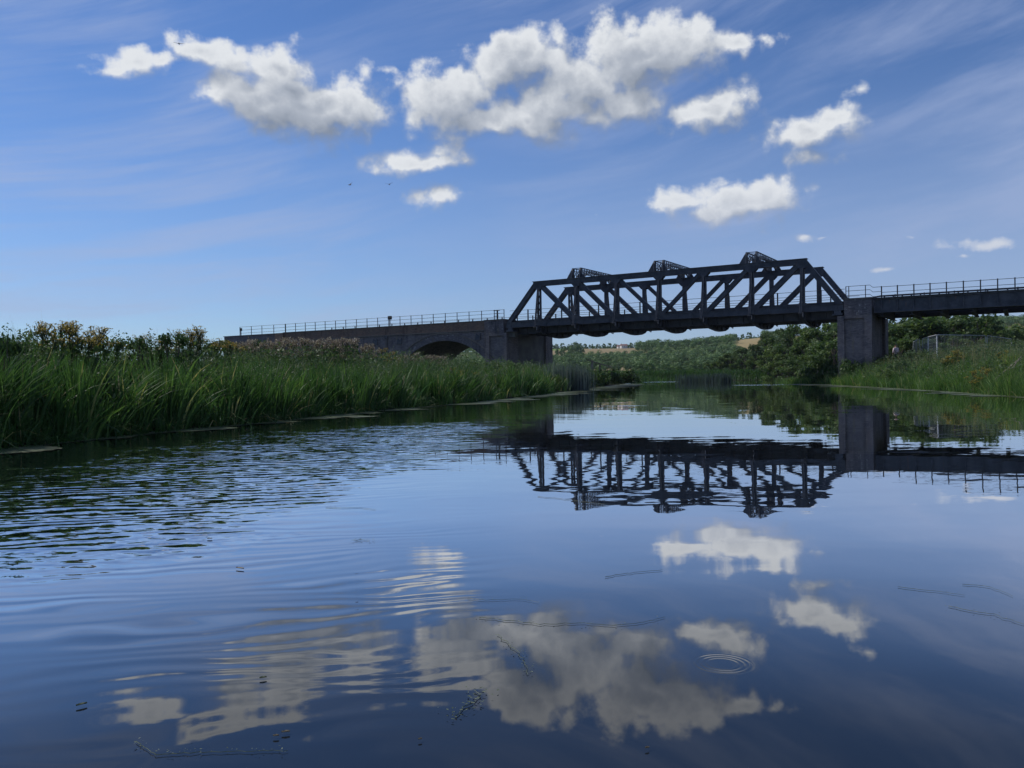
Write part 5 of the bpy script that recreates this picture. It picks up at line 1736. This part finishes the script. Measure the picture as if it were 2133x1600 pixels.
# ------------------------------------------------------------------ driftwood and floating weed
def wpt(px, py, z_=0.0):
    r = ray(px, py); t_ = (z_ - CAM_H) / r.z
    return Vector((r.x * t_, r.y * t_, z_))


br = empty("fallen_branch", wpt(2080, 812), 0, label="bundle of fallen brown branches sloping down the opposite bank into the water", cat="branch")
for k in range(7):
    a = wpt(2046 + 4 * k, 818 + 0.8 * (k % 3), 0.02); Y = 36.0
    bx = at_depth(2098 + 5 * k, Y)
    b_ = Vector((bx, Y, 1.0 + 0.09 * k))
    m = MB(); mid = (a + b_) / 2 + Vector((0, 0, 0.12 * math.sin(k)))
    m.tube([a - br.location, mid - br.location, b_ - br.location], 0.035, 6, 0.018)
    link('branch', m.mesh('branch'), M_WOOD, br)


def weed(px_list, label, rad=0.004, tufts=12, seed=1, leafy=0.02, name="water_weed"):
    rg = random.Random(seed)
    pts = [wpt(px, py, 0.004) for px, py in px_list]
    base = pts[0].copy()
    r = empty(name, base, 0, label=label, cat="water weed", group="strands of weed floating on the near water")
    dense = []
    for a, b_ in zip(pts[:-1], pts[1:]):
        for k in range(6):
            f = k / 6; w_ = (a - b_).length * 0.06
            dense.append(a.lerp(b_, f) + Vector((rg.uniform(-w_, w_), rg.uniform(-w_, w_), 0)) - base)
    dense.append(pts[-1] - base)
    m = MB(); m.tube(dense, rad * 0.30, 4, rad * 0.18)
    me = m.mesh('strand')
    at_ = me.attributes.new('tint', 'FLOAT', 'POINT'); at_.data.foreach_set('value', np.full(len(me.vertices), 0.35, np.float32))
    link('strand', me, M_WEED, r)
    V = []
    for k in range(tufts):
        c = dense[rg.randrange(len(dense))] + Vector((rg.gauss(0, leafy), rg.gauss(0, leafy), 0.003 + rg.random() * 0.004))
        an = rg.uniform(0, 6.28); s_ = rg.uniform(0.3, 1.0) * leafy * 0.36
        u_ = Vector((math.cos(an), math.sin(an), rg.uniform(-.2, .2))) * s_; v_ = Vector((-math.sin(an), math.cos(an), rg.uniform(-.2, .2))) * s_ * 0.4
        V.append([c - u_, c - v_, c + u_, c + v_])
    link('leaf', quad_mesh('leaf', np.array([[tuple(p) for p in q_] for q_ in V]), np.array([rg.random() for _ in V]), M_WEED), None, r)


weed([(285, 1545), (300, 1556), (325, 1572), (380, 1568), (470, 1566), (540, 1564), (600, 1563)], "long thin weed strand lying across the water nearest the viewer", 0.0035, 50, 1, 0.012)
weed([(948, 1495), (965, 1472), (985, 1465), (1000, 1448), (988, 1438)], "clump of greenish weed floating between the two large cloud reflections", 0.005, 60, 2, 0.022)
weed([(975, 1246), (1010, 1250), (1050, 1248), (1095, 1249), (1122, 1255)], "dark hair-thin weed strand above the middle cloud reflection", 0.0025, 20, 3, 0.012)
weed([(1000, 1285), (1055, 1292), (1120, 1300), (1200, 1298), (1290, 1302), (1350, 1294), (1385, 1285)], "long straggling weed strand across the top of the largest cloud reflection", 0.0035, 40, 4, 0.016)
weed([(1035, 1322), (1060, 1342), (1082, 1360), (1095, 1385), (1100, 1405)], "crooked pale weed strand hanging down over the cloud reflection", 0.004, 40, 5, 0.014)
weed([(738, 1127), (752, 1124), (770, 1126)], "small brownish tuft of weed alone on the rippled water", 0.004, 60, 6, 0.020)
weed([(680, 1056), (720, 1058), (750, 1057), (782, 1061)], "thin dark weed strand on the smooth water below the viaduct reflection", 0.004, 14, 7, 0.02)
weed([(1262, 1202), (1284, 1197), (1330, 1192), (1380, 1187)], "short twig with a trailing strand beside the rounded cloud reflection", 0.004, 8, 8, 0.012)
weed([(1870, 1222), (1925, 1229), (1965, 1233), (2010, 1240)], "pair of faint strands on the open water toward the side edge", 0.003, 10, 9, 0.012)
weed([(1975, 1262), (2020, 1272), (2070, 1280), (2133, 1300)], "weed strand with a small pale knot trailing toward the side edge", 0.0035, 24, 10, 0.014)
weed([(2005, 1217), (2050, 1220), (2085, 1230), (2110, 1242)], "curved dark strand furthest out on the open water", 0.003, 8, 11, 0.01)
weed([(1120, 1034), (1180, 1040), (1260, 1050)], "fine strand lying beside the reflection of the truss", 0.004, 8, 12, 0.02)


def flotsam(px, py, ln, wd_, rz, label, mat=M_DEAD):
    p = wpt(px, py, 0.006)
    vs = []; fs = []; n_ = 8
    for i in range(n_ + 1):
        f = i / n_; w2 = wd_ * math.sin(math.pi * min(max(f, 0.04), 0.96)) / 2
        vs += [((f - 0.5) * ln, -w2, 0.003 + 0.10 * ln * (f - 0.5) ** 2 * 2), ((f - 0.5) * ln, 0, 0.0), ((f - 0.5) * ln, w2, 0.003 + 0.10 * ln * (f - 0.5) ** 2 * 2)]
    for i in range(n_):
        for j in range(2): fs.append((i * 3 + j, i * 3 + 3 + j, i * 3 + 4 + j, i * 3 + 1 + j))
    me = MB().add(vs, fs).mesh('leaf_blade')
    at_ = me.attributes.new('tint', 'FLOAT', 'POINT'); at_.data.foreach_set('value', np.full(len(me.vertices), 0.4, np.float32))
    o = link("floating_leaf", me, mat); o.location = p; o.rotation_euler = (0, 0, rz)
    sd_ = o.modifiers.new('thick', 'SOLIDIFY'); sd_.thickness = 0.001
    set_props(o, label, "leaf", "dead leaves floating on the near water")


flotsam(500, 1184, 0.055, 0.02, -0.5, "curled brown leaf floating alone on the rippled blue water")
flotsam(595, 1525, 0.022, 0.010, 0.2, "pale leaf scrap above the nearest weed strand")
flotsam(575, 1533, 0.016, 0.008, 0.1, "tiny leaf scrap beside the pale one above the nearest weed strand")
flotsam(548, 1412, 0.022, 0.012, 0.4, "small dark leaf within the long broken cloud reflection", M_WEED)
flotsam(170, 1468, 0.03, 0.014, 0.7, "little green leaf floating off the end of the long cloud reflection", M_WEED)
flotsam(437, 1122, 0.03, 0.015, 0.1, "reddish speck of leaf on the ripples, furthest out")
flotsam(875, 1540, 0.010, 0.006, 0.3, "minute pale scrap on the dark water below the cloud reflections")
flotsam(1348, 1558, 0.012, 0.006, 0.3, "minute pale scrap on the darkest water near the viewer")


# ------------------------------------------------------------------ air
HAZE = 0.00008
m_h = bpy.data.materials.new("air"); m_h.use_nodes = True
m_h.node_tree.nodes.clear(); t = NT(m_h.node_tree)
vo = t.node('ShaderNodeVolumePrincipled'); vo.inputs['Density'].default_value = HAZE
vo.inputs['Color'].default_value = (0.80, 0.88, 1.0, 1)
vo.inputs['Anisotropy'].default_value = 0.2
t.l.new(vo.outputs[0], t.node('ShaderNodeOutputMaterial').inputs['Volume'])
hz_o = MB().box(-900, 1100, -320, 1600, -4, 75).build('haze', m_h)
set_props(hz_o, "thin summer haze filling the valley", "haze", kind='stuff')
SC.cycles.volume_bounces = 0
